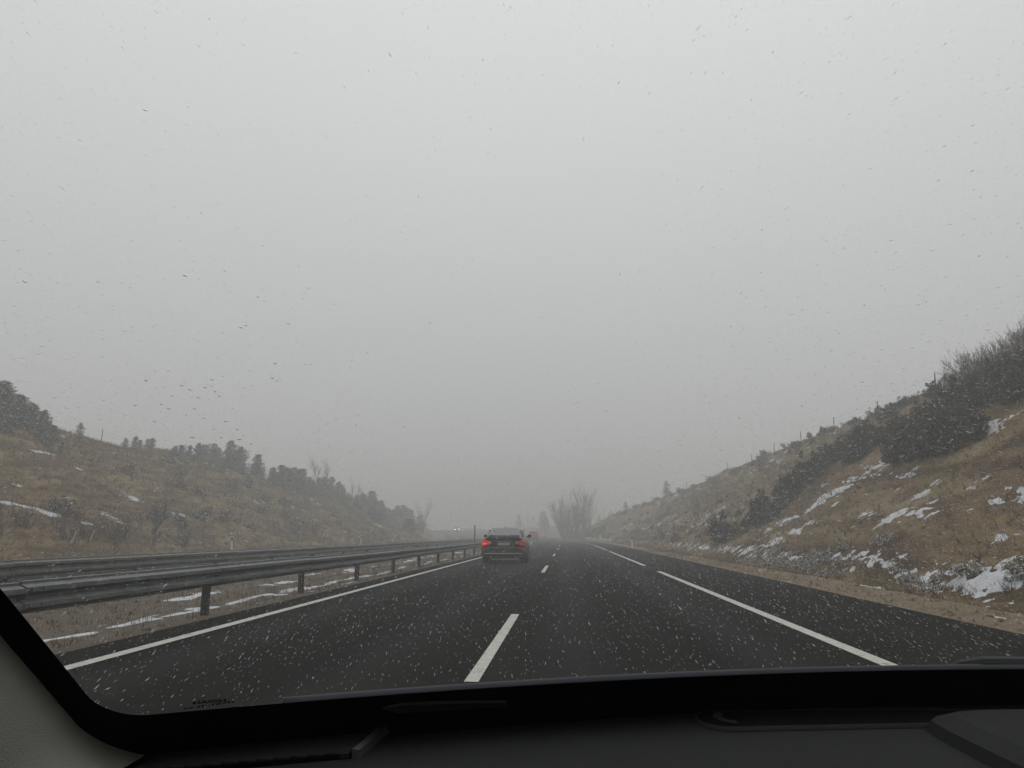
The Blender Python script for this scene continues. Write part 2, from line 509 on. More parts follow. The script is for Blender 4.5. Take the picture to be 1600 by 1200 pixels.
# ------------------------------------------------------------------ lying snow: drifts that dip under the grass at their edges
def snow_sheet(u0, u1, z0, z1, du, dz, mask):
    a = np.arange(u0, u1 + du, du); b = np.arange(z0, z1 + dz, dz)
    A, B = np.meshgrid(a, b)
    k = mask(A, B)
    # one lump of snow: proud where the mask is positive, buried elsewhere
    h = height(A, B) + np.clip(k, -0.5, 0.8) * 0.055
    v = np.stack([A - bend(B), B, h], -1).reshape(-1, 3)
    f = grid_faces(len(a), len(b))
    keep = (k.ravel()[f] > 0.0).any(1)
    f = f[keep]
    used = np.unique(f)
    re = np.full(len(v), -1); re[used] = np.arange(len(used))
    return v[used], re[f]


def seg_d(A, B, p, q):
    px, py = p; qx, qy = q
    dx, dy = qx - px, qy - py
    t = np.clip(((A - px) * dx + (B - py) * dy) / (dx * dx + dy * dy), 0, 1)
    return np.hypot(A - px - t * dx, B - py - t * dy)


def mask_right(A, B):
    n = fbm(A * 1.3, B * 0.9, 4, 41)
    nf = fbm(A * 4.5, B * 3.0, 3, 77)
    nh = fbm(A * 11.0, B * 7.0, 2, 97)
    k = np.full_like(A, -1.0)
    # streak that runs up the bank
    d = np.minimum(seg_d(A, B, (10.6, 38.8), (13.2, 38.4)), seg_d(A, B, (13.2, 38.4), (16.6, 38.0)))
    k = np.maximum(k, 0.46 - d * 0.70 + n * 0.6 + nf * 1.4)
    # band at the foot of the bank
    foot = 8.85 + 0.4 * fbm(B * 0.25, B * 0 + 1.7, 3, 21)
    near = sstep(34, 17, B)
    k = np.maximum(k, 0.0 + 0.26 * near - np.abs(A - foot) * 1.15 + n * 0.5 + nf * 1.05)
    # ledges along the slope
    for (p, q, w) in [((9.8, 29.0), (12.2, 19.5), .22), ((10.5, 27.2), (12.8, 23.4), .2), ((10.2, 19.0), (10.8, 14.0), .10), ((12.8, 24.0), (13.6, 21.0), .12)]:
        k = np.maximum(k, w - 0.24 - seg_d(A, B, p, q) * 1.1 + n * 0.95 + nf * 0.5)
    for (p, w) in [((9.6, 36.2), .5), ((10.2, 35.2), .45), ((16.9, 30.6), .55), ((17.8, 33.8), .45), ((14.6, 33.0), .3), ((11.8, 30.5), .25), ((12.4, 27.2), .22)]:
        k = np.maximum(k, 0.22 - np.hypot(A - p[0], (B - p[1]) * .6) * (0.35 / w) + n * 0.6 + nf * 0.6)
    # far: dusting below the crest and low on the slope
    far = sstep(45, 60, B) * sstep(170, 130, B)
    cr = 8.4 + np.interp(B, *CR_R) / 0.65
    k = np.maximum(k, -0.24 - np.abs(A - (cr - 2.2)) * 0.22 + n * 1.15 + nf * 0.9 - (1 - far) * 2)
    k = np.maximum(k, -0.27 - np.abs(A - 11.5) * 0.15 + n * 1.2 + nf * 0.9 - (1 - far) * 2)
    k = np.maximum(k, -0.80 + n * 1.0 + nf * 0.8)
    return k + nh * 0.85 - 0.05


def mask_med(A, B):
    n = fbm(A * 1.6, B * 0.35, 4, 141)
    nf = fbm(A * 5, B * 2.2, 3, 177)
    k = 0.20 - np.abs(A + 5.98 + 0.10 * fbm(B * 0.2, B * 0, 2, 6)) * 2.6 + n * 0.15 + nf * 0.40
    k = np.maximum(k, -0.12 - np.abs(A + 7.6) * 0.55 + n * 0.8 + nf * 0.5)
    return np.maximum(k, -0.42 + n * 0.8 + nf * 0.6)


def mask_left(A, B):
    n = fbm(A * 0.8, B * 0.4, 4, 241)
    nf = fbm(A * 2.5, B * 1.4, 3, 277)
    k = 0.08 - seg_d(A, B, (-28.7, 35.0), (-26.0, 39.0)) * 0.5 + n * 0.7 + nf * 0.5
    for p in [(-25.0, 46.5), (-25.4, 52.5), (-24.6, 57), (-25, 64), (-26.5, 43)]:
        k = np.maximum(k, 0.0 - np.hypot(A - p[0], (B - p[1]) * .6) * 0.6 + n * 0.6 + nf * 0.6)
    return np.maximum(k, -0.60 + n * 0.9 + nf * 0.7)


parts = [snow_sheet(6.0, 24.5, 8, 60, 0.09, 0.12, mask_right), snow_sheet(8, 26, 60, 172, 0.22, 0.35, mask_right),
         snow_sheet(-9.6, -5.3, 5, 120, 0.09, 0.22, mask_med), snow_sheet(-44, -23, 30, 140, 0.25, 0.3, mask_left)]
off = 0; V, Fq = [], []
for v, f in parts:
    V.append(v); Fq.append(f + off); off += len(v)
o = ob("lying_snow", mesh_np("lying_snow", np.concatenate(V), np.concatenate(Fq), M["snow"], True))
tag(o, "thin patches of lying snow on the banks and the median", "snow", kind="stuff")


# ------------------------------------------------------------------ dry grass
def blades(u, Z, n, length, lean, width):
    """n blades per tuft; returns verts, tri faces"""
    N = len(u)
    base = np.stack([u - bend(Z), Z, height(u, Z) - 0.02], -1)
    base = np.repeat(base, n, 0)
    sp = np.repeat(length, n)[:, None]
    base[:, :2] += RNG.normal(0, 1, (N * n, 2)) * sp * 0.22
    ang = RNG.uniform(0, 2 * np.pi, N * n)
    L = np.repeat(length, n) * RNG.uniform(0.55, 1.15, N * n)
    ld = np.stack([np.cos(ang), np.sin(ang)], -1) * (RNG.uniform(0.1, 0.9, N * n) * L)[:, None] * 0.7
    ld += np.asarray(lean)[None, :] * L[:, None]
    tip = base.copy(); tip[:, :2] += ld; tip[:, 2] += L * RNG.uniform(0.45, 1.0, N * n)
    w = np.stack([-np.sin(ang), np.cos(ang), np.zeros_like(ang)], -1) * (np.repeat(width, n) * 0.5)[:, None]
    v = np.stack([base - w, base + w, tip], 1).reshape(-1, 3)
    return v, np.arange(len(v)).reshape(-1, 3)


def scatter_grass():
    V, F, off = [], [], 0
    def put(u, Z, n, length, lean, width):
        nonlocal off
        v, f = blades(u, Z, n, length, lean, width)
        V.append(v); F.append(f + off); off += len(v)
    # near bank
    N = 12000
    Z = 8 + 112 * RNG.uniform(0, 1, N) ** 1.7
    u = RNG.uniform(7.3, 24.5, N)
    keep = (vnoise(u * .5, Z * .4, 61) + RNG.normal(0, .2, N)) > -0.25
    u, Z = u[keep], Z[keep]
    put(u, Z, 8, RNG.uniform(.12, .34, len(u)) * (1 + Z / 160), (-0.35, -0.15), 0.010 + Z * 0.00035)
    # verge close by
    N = 3600
    Z = 7 + 55 * RNG.uniform(0, 1, N) ** 1.5; u = 5.4 + 3.2 * RNG.uniform(0, 1, N)
    put(u, Z, 7, RNG.uniform(.04, .12, N), (-0.25, -0.3), 0.008 + Z * 0.0003)
    # bank across the motorway
    N = 17000
    Z = 28 + 110 * RNG.uniform(0, 1, N) ** 1.3; u = RNG.uniform(-46, -22.5, N)
    put(u, Z, 7, RNG.uniform(.2, .5, N), (0.25, -0.1), 0.012 + Z * 0.0004)
    # median
    N = 7000
    Z = 5 + 100 * RNG.uniform(0, 1, N) ** 1.6; u = RNG.uniform(-10.2, -5.15, N)
    put(u, Z, 6, RNG.uniform(.05, .17, N), (0.0, -0.2), 0.008 + Z * 0.0003)
    o = ob("dry_grass", mesh_np("dry_grass", np.concatenate(V), np.concatenate(F), M["grass"]))
    tag(o, "tufts of dry tan grass on banks, verge and median", "grass", kind="stuff")


scatter_grass()


# ------------------------------------------------------------------ plants
def leaf_cloud(centres, radii, n, size, flat=1.0, up=0.0, rng=RNG, shell=0.35):
    """n small leaf triangles/quads spread through ellipsoid blobs"""
    centres = np.asarray(centres, float); radii = np.asarray(radii, float)
    vol = radii.prod(1) ** (2 / 3)
    idx = rng.choice(len(centres), n, p=vol / vol.sum())
    d = rng.normal(0, 1, (n, 3)); d /= np.linalg.norm(d, axis=1)[:, None]
    rr = rng.uniform(shell, 1.0, n) ** 0.5 * (1 + 0.25 * rng.normal(0, 1, n).clip(-1, 1.5))
    p = centres[idx] + d * rr[:, None] * radii[idx]
    a = rng.normal(0, 1, (n, 3)) + d * 0.8; a[:, 2] = a[:, 2] * flat + up
    a /= np.linalg.norm(a, axis=1)[:, None]
    b = np.cross(a, rng.normal(0, 1, (n, 3))); b /= np.linalg.norm(b, axis=1)[:, None]
    L = size * rng.uniform(.6, 1.5, n)[:, None]
    v = np.stack([p - b * L * .22, p + b * L * .22, p + a * L], 1).reshape(-1, 3)
    return v, np.arange(n * 3).reshape(-1, 3)


def branching(base, direction, length, radius, depth, rng, mb, spread=0.5, kids=(2, 4), up=0.15, n=5, shrink=0.68, seglen=3):
    pts = [Vector(base)]; d = Vector(direction).normalized(); rads = [radius]
    for i in range(seglen):
        d = (d + Vector((rng.gauss(0, .10), rng.gauss(0, .10), rng.gauss(0, .05) + up * .3))).normalized()
        pts.append(pts[-1] + d * (length / seglen)); rads.append(radius * (1 - 0.5 * (i + 1) / seglen))
    mb.tube(pts, rads, n=n, cap=False)
    if depth <= 0: return
    for k in range(rng.randint(*kids)):
        t = rng.uniform(.35, 1.0); i = min(int(t * seglen), seglen - 1); fr = t * seglen - i
        p = pts[i].lerp(pts[i + 1], fr)
        az = rng.uniform(0, 2 * math.pi)
        o = d.orthogonal().normalized(); o.rotate(Matrix.Rotation(az, 3, d))
        nd = (d + o * spread * rng.uniform(.6, 1.4) + Vector((0, 0, up))).normalized()
        branching(p, nd, length * shrink * rng.uniform(.75, 1.15), radius * 0.5, depth - 1, rng, mb, spread, kids, up, max(3, n - 1), shrink, max(2, seglen - 1))


def make_pine_meshes(seed, h, nleaf, lean=0.0):
    rng = np.random.default_rng(seed); r = random.Random(seed)
    mb = MB()
    top = Vector((lean * h, r.uniform(-.05, .05) * h, h))
    mb.tube([(0, 0, -0.4), top * 0.35 + Vector((0, 0, 0)), top * 0.7, top * .99], [h * .022, h * .017, h * .010, h * .003], n=6)
    cs, rs = [], []
    z = h * r.uniform(.08, .16)
    while z < h * 0.97:
        fr = z / h
        rad = h * (0.31 * (1 - fr) ** 0.7 + 0.03) * r.uniform(.6, 1.25)
        k = r.randint(4, 6); a0 = r.uniform(0, 6.28)
        for i in range(k):
            a = a0 + 6.283 * i / k + r.uniform(-.35, .35)
            ext = rad * r.uniform(.4, 1.3)
            c0 = top * fr
            end = c0 + Vector((math.cos(a) * ext, math.sin(a) * ext, ext * r.uniform(-.05, .45)))
            mb.tube([c0, c0.lerp(end, .55) - Vector((0, 0, ext * .05)), end], [h * .006, h * .004, h * .002], n=3, cap=False)
            for t in (.45, .75, 1.0):
                q = c0.lerp(end, t)
                s = h * r.uniform(.035, .065) * (1.15 - .3 * fr)
                cs.append((q.x, q.y, q.z)); rs.append((s * 1.3, s * 1.3, s * .75))
        z += h * r.uniform(.055, .085)
    cs.append((top.x, top.y, top.z)); rs.append((h * .02, h * .02, h * .05))
    v, f = leaf_cloud(cs, rs, nleaf, h * 0.040, flat=.7, up=.25, rng=rng, shell=.05)
    return mesh_py("trunk", mb.v, mb.f, M["bark"]), mesh_np("crown", v, f, M["pine"])


def make_shrub_meshes(seed, nleaf, mat, size=0.075, tall=0.8):
    """unit shrub about 1 m wide"""
    rng = np.random.default_rng(seed); r = random.Random(seed)
    mb = MB(); cs, rs = [], []
    for i in range(r.randint(8, 12)):
        a = r.uniform(0, 6.28); e = r.uniform(.1, .42)
        z = r.uniform(.22, .78) * tall * (1.2 - e)
        c = Vector((math.cos(a) * e, math.sin(a) * e, z))
        mb.tube([(math.cos(a) * .05, math.sin(a) * .05, -.15), c * .5 + Vector((0, 0, .05)), c], [.018, .012, .006], n=4, cap=False)
        s = r.uniform(.07, .20)
        cs.append(tuple(c)); rs.append((s, s, s * r.uniform(.7, 1.3)))
        if r.random() < .8:
            tw = c + Vector((r.gauss(0, .08), r.gauss(0, .08), r.uniform(.15, .35)))
            cs.append(tuple(tw)); rs.append((.05, .05, .10))
        for j in range(2):
            tip = c + Vector((r.gauss(0, .1), r.gauss(0, .1), r.uniform(.05, .25)))
            mb.tube([c, tip], [.006, .003], n=3, cap=False)
    v, f = leaf_cloud(cs, rs, nleaf, size, flat=1.0, up=.35, rng=rng, shell=.1)
    return mesh_py("stem", mb.v, mb.f, M["bark"]), mesh_np("foliage", v, f, mat)


def make_bare_shrub(seed):
    r = random.Random(seed); mb = MB()
    for i in range(r.randint(9, 12)):
        a = r.uniform(0, 6.28); t = r.uniform(.1, .65)
        branching((math.cos(a) * .05, math.sin(a) * .05, -.1), (math.cos(a) * t, math.sin(a) * t, 1), r.uniform(.35, .55), .014, 3, r, mb, spread=.55, kids=(2, 4), up=.2, n=4, shrink=.62, seglen=2)
    return mesh_py("twigs", mb.v, mb.f, M["twig"])


def make_bare_tree(seed, h, stems, fan, depth=4, kids=(3, 5)):
    r = random.Random(seed)
    tr, cr = MB(), MB()
    for i in range(stems):
        t = (i / max(1, stems - 1) - .5) * 2 if stems > 1 else 0
        d = Vector((t * fan + r.gauss(0, .05), r.gauss(0, .12), 1)).normalized()
        p0 = Vector((t * h * .10, r.gauss(0, .4), -.4))
        L = h * r.uniform(.55, .72)
        pts = [p0 + d * (L * k / 4) + Vector((r.gauss(0, .1), r.gauss(0, .1), 0)) * (k > 0) for k in range(5)]
        rad = h * .013
        tr.tube(pts, [rad, rad * .85, rad * .7, rad * .52, rad * .34], n=6, cap=False)
        for k in range(1, 5):
            for j in range(r.randint(3, 4)):
                o = Vector((r.gauss(0, 1), r.gauss(0, 1), 0)).normalized()
                nd = d + o * r.uniform(.25, .6) + Vector((0, 0, .35))
                branching(pts[k].lerp(pts[k - 1], r.random() * .9), nd, h * r.uniform(.16, .30), rad * .28, depth - 2, r, cr, spread=.42, kids=kids, up=.3, n=4, shrink=.66)
    return mesh_py("trunk", tr.v, tr.f, M["bark"]), mesh_py("crown", cr.v, cr.f, M["twig"])


PINES = [make_pine_meshes(100 + i, 5.0, 5200, lean=(.03, -.04, .0, .06, -.02)[i]) for i in range(5)]
YOUNG = [make_pine_meshes(200 + i, 1.8, 2600) for i in range(2)]
EVER = [make_shrub_meshes(300 + i, 2600, M["shrub"]) for i in range(5)]
HEATH = [make_shrub_meshes(400 + i, 1300, M["heath"], size=.07, tall=.6) for i in range(4)]
HSNOW = [make_shrub_meshes(450 + i, 1500, M["heath_snow"], size=.06, tall=.55) for i in range(3)]
BARE = [make_bare_shrub(500 + i) for i in range(4)]


def plant(name, partnames, meshes, u, Z, scale, label, cat, group=None, dz=-0.05):
    sc = scale if isinstance(scale, tuple) else (scale,) * 3
    root = empty(name, P(u, Z, dz), random.uniform(0, 6.28))
    root.scale = sc
    for pn, me in zip(partnames, meshes):
        ob(pn, me, root)
    tag(root, label, cat, group)
    return root


# pines along the crest of the far bank
GP = "pines along the crest of the bank across the motorway"
rr = random.Random(5)
for i in range(20):
    t = i / 19
    Z = 50.5 + rr.uniform(0, 7)
    u = -Z * (.83 - .10 * t) + rr.uniform(-.6, .6)
    k = rr.uniform(.8, 1.15) * (.60 - .38 * t)
    plant("pine_tree", ("trunk", "crown"), PINES[i % 5], u, Z, (k * 1.25, k * 1.25, k), "low ragged pine in the clump at the photo's edge atop the far bank", "tree", "clump of pines at the edge of the photo")
plant("young_pine", ("trunk", "crown"), YOUNG[0], -41.0, 59.0, 0.9, "young pine standing alone on the bare crest across the motorway", "tree")
for i in range(150):
    Z = 74 + 104 * (i / 150) ** .95 + rr.uniform(-2, 2)
    zc = float(np.interp(Z, *CR_L))
    u = -23 - zc / .5 + rr.uniform(-9, 3.4)
    s = rr.choice((.36, .46, .56, .68)) * rr.uniform(.85, 1.15) * float(0.5 + .5 * sstep(76, 92, Z))
    sw = "small" if s < .45 else "middling" if s < .62 else "tall"
    row = "at the front of" if u > -23 - zc / .5 else "in the middle of" if u > -27.5 - zc / .5 else "at the back of"
    lab = sw + " snow-dusted pine " + row + " the dense row on the far crest" if Z < 112 else sw + " hazy pine " + row + " the row where the far crest drops"
    plant("pine_tree", ("trunk", "crown"), PINES[rr.randint(0, 4)], u, Z, (s * 1.15, s * 1.15, s), lab, "tree", GP if Z < 112 else "hazy pines farther along the far crest")
DEC = [make_bare_tree(800 + k, 8.0, 3, .3, depth=3) for k in range(3)]
for i in range(46):
    Z = rr.uniform(195, 330); u = rr.uniform(-95, 45)
    if -23 < u < 9: u -= 30 if u < -8 else -30
    if i % 3:
        plant("pine_tree", ("trunk", "crown"), PINES[rr.randint(0, 4)], u, Z, rr.uniform(.7, 1.3), "grey pine silhouette almost lost in the distant fog", "tree", "distant pines in the fog")
    else:
        plant("bare_tree", ("trunk", "crown"), DEC[i // 3 % 3], u, Z, rr.uniform(.7, 1.2), "grey bare tree silhouette almost lost in the distant fog", "tree", "distant bare trees in the fog")
for (u, Z, s, lab) in [(-37.0, 112.0, 1.0, "thin bare tree rising above the pines on the far crest"), (-36.0, 136.0, .9, "bare tree behind the pines where the far crest drops"), (-38, 160, 1.0, "faint bare tree at the foggy end of the far crest")]:
    tr = make_bare_tree(int(Z), 6.5, 2, .15)
    plant("bare_tree", ("trunk", "crown"), tr, u, Z, s, lab, "tree")

# the fan-shaped bare trees by the bend
for (u, Z, h, st, fan, lab, seed) in [(5.6, 164, 10.0, 10, .40, "bare fan-shaped multi-stemmed tree in fog by the bend", 31), (9.8, 169, 10.6, 6, .13, "upright bare poplar-like tree close behind the fan-shaped tree", 47)]:
    plant("bare_tree", ("trunk", "crown"), make_bare_tree(seed, h, st, fan), u, Z, 1.0, lab, "tree").rotation_euler = (0, 0, 0.1)

# young pines and shrubs on the near bank
plant("young_pine", ("trunk", "crown"), YOUNG[0], 20.6, 136, 1.55, "young pine on the near crest, nearer of the two by the fence", "tree", "young pines by the fence")
plant("young_pine", ("trunk", "crown"), YOUNG[1], 17.2, 158, 1.25, "young pine on the near crest, farther of the two by the fence", "tree", "young pines by the fence")

GS = "evergreen shrubs on the near bank"
def shrub(u, Z, s, label, k=None, mats=EVER, name="evergreen_shrub", group=GS, flat=1.0):
    k = random.randrange(len(mats)) if k is None else k
    return plant(name, ("stem", "foliage"), mats[k], u, Z, (s, s, s * flat), label, "shrub", group, dz=-0.05 - 0.13 * s)

shrub(9.5, 47.2, 2.5, "dark rounded shrub at the foot of the near bank, nearest the road", 0)
band = [(10.9, 44.8, 1.9), (11.9, 45.4, 2.1), (12.8, 46.5, 2.0), (13.8, 47.2, 2.2), (14.7, 48.0, 2.1), (15.8, 48.8, 2.3), (16.9, 49.4, 2.0), (17.9, 49.0, 2.1)]
for u, Z, s in band:
    shrub(u, Z, s, "dark shrub in the line climbing the near bank beside the snow streak", group="shrubs in a line up the near bank")
for i in range(12):
    shrub(16.2 + rr.uniform(0, 3.6), 37.5 + rr.uniform(0, 12), rr.uniform(1.5, 2.2), "dark shrub in the belt below the near crest, above the snow streak", group="shrubs in the belt below the near crest", flat=.8)
for i in range(38):
    t = rr.random()
    u = 15.2 + 6.6 * t + rr.uniform(-.4, .4); Z = 30.0 + rr.uniform(0, 6.5) + 2.0 * t
    shrub(u, Z, rr.uniform(1.7, 2.7), "dark bush " + ("along the lower edge" if t < .33 else "in the middle" if t < .66 else "along the upper edge") + " of the dense thicket high on the near bank", group="bushes of the dense thicket", flat=.85)
for i in range(16):
    Z = 36 + rr.uniform(0, 8); u = Z * rr.uniform(.52, .63)
    plant("bare_shrub", ("twigs",), (BARE[i % 4],), u, Z, rr.uniform(2.2, 3.4), "leafless bush sticking up above the dense thicket on the crest", "shrub", "leafless bushes on the near crest")
for i in range(12):
    Z = 38 + rr.uniform(0, 16)
    plant("bare_shrub", ("twigs",), (BARE[i % 4],), 8.4 + 10.4 / .65 - rr.uniform(-.5, 3.0), Z, rr.uniform(.8, 1.3), "low leafless bush on the open part of the near crest", "shrub", "low leafless bushes along the near crest")
for i in range(110):
    Z = 42 + 125 * rr.random() ** 1.15
    cr = 8.4 + float(np.interp(Z, *CR_R)) / .65
    u = cr - abs(rr.gauss(0, 2.4)) + .9
    dk = i % 3 == 0
    gap = "right under" if u > cr - 1.0 else "a few steps below"
    near_ = "before" if Z < 95 else "past"
    shrub(u, Z, rr.uniform(.9, 1.9), ("dark low shrub" if dk else "low snow-dusted heath clump") + " " + gap + " the crest fence " + ("on its nearer half" if Z < 95 else "on its hazier farther half"),
          mats=EVER if dk else HEATH, name="low_shrub" if dk else "heath_clump", group=("dark shrubs" if dk else "heath clumps") + " under the crest fence, " + ("nearer half" if Z < 95 else "farther half"), flat=.7)
for i in range(100):
    Z = 42 + 125 * rr.random(); u = 9.0 + 9.5 * rr.random() ** 1.3
    shrub(u, Z, rr.uniform(.6, 1.5), ("low" if u < 11 else "mid-slope" if u < 14 else "high") + " snow-dusted heath clump on the open near bank, " + ("before the haze" if Z < 100 else "in the haze"), mats=HEATH, name="heath_clump", group="heath clumps on the open near slope, " + ("nearer" if Z < 100 else "farther"), flat=.75)
for i in range(46):
    Z = 12.5 + 24 * rr.random(); u = 8.75 + rr.gauss(0, .42)
    shrub(u, Z, rr.uniform(.45, .95), ("broad" if i % 2 else "small") + " snow-laden heath tuft at the foot of the near bank, " + ("closest of them all" if Z < 20 else "beyond the closest ones"), mats=HSNOW, name="heath_tuft", group="snow-laden tufts at the foot of the near bank", flat=.7).scale *= (1.25 if i % 2 else .8)
for i in range(30):
    Z = rr.uniform(146, 178)
    shrub(rr.uniform(6.4, 11), Z, rr.uniform(1.2, 2.4), "snow-flecked hedge bush where the near bank ends", mats=EVER if i % 2 else HEATH, name="hedge_bush", group="bushes where the near bank ends")

# bushes on the far bank
for (u, Z, s, lab) in [(-25.6, 44.3, 2.9, "tall leafless bush at the foot of the far bank, darkest of its row"), (-24.8, 67.5, 2.6, "grey leafless bush at the foot of the far bank under the pines"), (-24.6, 72.5, 2.2, "leafless bush just beyond the grey one under the pines")]:
    plant("bare_shrub", ("twigs",), (BARE[int(Z) % 4],), u, Z, s, lab, "shrub")
for i in range(16):
    plant("bare_shrub", ("twigs",), (BARE[i % 4],), rr.uniform(-26.8, -23.6), rr.uniform(31, 46), rr.uniform(1.0, 2.0), "brown leafless bush crowding the foot of the far bank behind the barriers", "shrub", "leafless bushes at the foot of the far bank")
for i in range(48):
    Z = rr.uniform(34, 140); zc = float(np.interp(Z, *CR_L))
    u = -23 - rr.uniform(.1, 1.02) * zc / .5
    hi_ = (-23 - u) / max(.1, zc / .5)
    wh = "high on" if hi_ > .66 else "halfway up" if hi_ > .33 else "low on"
    far_ = "before the pines" if Z < 80 else "below the pines"
    shrub(u, Z, rr.uniform(.8, 2.0), "brown heath clump " + wh + " the far bank " + far_, mats=HEATH, name="heath_clump", group="heath clumps " + wh + " the far bank " + far_)
for i in range(26):
    Z = rr.uniform(92, 200); u = -rr.uniform(24, 36)
    shrub(u, Z, rr.uniform(1.4, 2.8), "grey scrub bush at the foggy end of the far bank", mats=EVER if i % 3 else HEATH, name="scrub_bush", group="scrub at the end of the far bank")

# ------------------------------------------------------------------ barriers
def wbeam_mesh(length):
    prof = [(0.000, .70), (.018, .695), (.018, .668), (.082, .640), (.082, .595), (.020, .560), (.020, .525), (.082, .490), (.082, .445), (.018, .415), (.018, .392), (0.0, .388)]
    pts = [(x, z) for x, z in prof]
    back = [(x - .008, z) for x, z in reversed(prof)]
    poly = pts + back
    mb = MB().prism([(x, z) for x, z in poly], -0.02, length)
    n = len(poly)
    # caps are concave: keep only the side walls, the ends overlap the next panel
    mb.f = mb.f[2:]
    lap = MB().prism([(x + .006, z) for x, z in prof] + [(x - .001, z) for x, z in reversed(prof)], -0.02, .30)
    lap.f = lap.f[2:]
    mb.add(lap.v, lap.f)
    for by in (.06, .22):
        for bz in (.618, .467): mb.box(.088, .102, by - .016, by + .016, bz - .016, bz + .016)
    return mesh_py("rail_panel", mb.v, mb.f, M["galv"])


def guard_rail(u, face, z0, z1, label):
    root = empty("guardrail", P(u, z0))
    inv = Matrix.Translation(root.location).inverted()
    tag(root, label, "guardrail", "guardrails of the median")
    pm = wbeam_mesh(4.03)
    post = MB()
    # C-section post
    post.box(-.055, .055, -.003, .003, -.3, .66).box(-.055, -.049, .003, .05, -.3, .66).box(.049, .055, .003, .05, -.3, .66)
    post_me = mesh_py("post", post.v, post.f, M["galv_post"])
    sp = MB().box(.0, .10, -.05, .05, .47, .63)
    sp_me = mesh_py("spacer", sp.v, sp.f, M["galv_post"])
    z = z0
    while z < z1:
        a = Vector((u - float(bend(z)), z, float(climb(z)))); b = Vector((u - float(bend(z + 4)), z + 4, float(climb(z + 4))))
        d = b - a
        rz = math.atan2(-d.x, d.y); rx = math.atan2(d.z, math.hypot(d.x, d.y))
        jig = random.uniform(-.008, .008)
        o = ob("rail_panel", pm, root, inv @ (a + Vector((0, 0, jig))), (rx, 0, rz), (face, 1, 1))
        q = a + Vector((-.13 * face, 0, 0))
        p = ob("post", post_me, root, inv @ q, (random.uniform(-.015, .015), random.uniform(-.02, .02), rz))
        ob("spacer", sp_me, p, (0.055 * face, 0, 0), None, (face, 1, 1))
        z += 4.0


guard_rail(-5.22, 1, 2.9, 300, "weathered steel guardrail beside the overtaking lane's edge line")
guard_rail(-9.75, 1, 0.6, 300, "farther steel guardrail on the oncoming side of the median")

# ------------------------------------------------------------------ fences along the crests
def fence(name, spots, label, hgt=1.25, rad=.045):
    root = empty(name, P(*spots[0]))
    inv = Matrix.Translation(root.location).inverted()
    tag(root, label, "fence")
    pm = MB().tube([(0, 0, -.4), (0, 0, hgt * .6), (0, 0, hgt)], [rad, rad * .97, rad * .9], n=7)
    me = mesh_py("fence_post", pm.v, pm.f, M["wood"])
    tops = []
    for (u, Z) in spots:
        p = P(u, Z)
        ob("fence_post", me, root, inv @ p, (random.uniform(-.05, .05), random.uniform(-.05, .05), 0), (1, 1, random.uniform(.9, 1.1)))
        tops.append(p)
    for hz in (.35, .7, 1.08):
        mb = MB().tube([inv @ (p + Vector((0, 0, hz * hgt / 1.25))) for p in tops], .004, n=4, cap=False)
        mb.build("fence_wire", M["wire"], root)


spots = []
Z = 41.0
while Z < 176:
    spots.append((8.4 + float(np.interp(Z, *CR_R)) / .65 + .5, Z)); Z += 9.6
fence("wire_fence", spots, "post and wire fence along the crest of the near bank")
spots = [(-23 - float(np.interp(Z, *CR_L)) / .5 - .6, Z) for Z in (49, 56.6, 63.6, 71.5, 79.5, 87.5)]
fence("wire_fence", spots, "post and wire fence on the crest across the motorway", hgt=1.3, rad=.04)

# ------------------------------------------------------------------ roadside markers
def marker(u, Z, label, hgt=1.05):
    root = empty("delineator_post", P(u, Z), 0)
    tag(root, label, "marker post", "roadside marker posts")
    MB().prism([(-.06, 0), (-.06, 0.001), (.06, .001), (.06, 0)], -.04, .04)
    b = MB()
    poly = [(-.06, -.055), (.06, -.055), (.025, .05), (-.025, .05)]
    n = 4
    vs = [(x, y, -.1) for x, y in poly] + [(x, y, hgt * .72) for x, y in poly]
    b.add(vs, [(3, 2, 1, 0), (4, 5, 6, 7)] + [(i, (i + 1) % n, (i + 1) % n + n, i + n) for i in range(n)])
    b.build("post", M["white_plastic"], root)
    c = MB()
    vs = [(x * 1.03, y * 1.03, hgt * .72) for x, y in poly] + [(x * 1.03, y * 1.03, hgt * .90 + (.03 if y < 0 else -.02)) for x, y in poly]
    c.add(vs, [(3, 2, 1, 0), (4, 5, 6, 7)] + [(i, (i + 1) % n, (i + 1) % n + n, i + n) for i in range(n)])
    c.build("black_band", M["black_plastic"], root)
    d = MB()
    vs = [(x, y, hgt * .88) for x, y in poly] + [(x, y, hgt + (.0 if y < 0 else -.05)) for x, y in poly]
    d.add(vs, [(3, 2, 1, 0), (4, 5, 6, 7)] + [(i, (i + 1) % n, (i + 1) % n + n, i + n) for i in range(n)])
    d.build("cap", M["white_plastic"], root)


marker(5.55, 65.8, "white marker post on the verge, nearest along the hard shoulder")
marker(5.55, 131, "white marker post on the verge, farther along towards the bend")
marker(-22.0, 79.0, "white marker post beyond the oncoming carriageway, below the pines")
marker(-22.0, 48.0, "white marker post beyond the oncoming carriageway, nearest of that side")
for (u, Z, hgt, r, lab) in [(-7.2, 58.0, 1.95, .045, "thin dark pole standing in the median beside the dark saloon"), (-21.9, 74.0, 1.9, .03, "thin pale pole on the far verge near a marker post"), (-21.9, 98.0, 1.7, .03, "thin pale pole on the far verge in thicker haze")]:
    root = empty("marker_pole", P(u, Z)); tag(root, lab, "pole")
    MB().tube([(0, 0, -.2), (0, 0, hgt * .5), (0, 0, hgt)], r, n=8).build("pole", M["galv_post"], root)
    MB().tube([(0, 0, hgt), (0, 0, hgt + .03)], [r * 1.15, r * .7], n=8).build("cap", M["galv_post"], root)

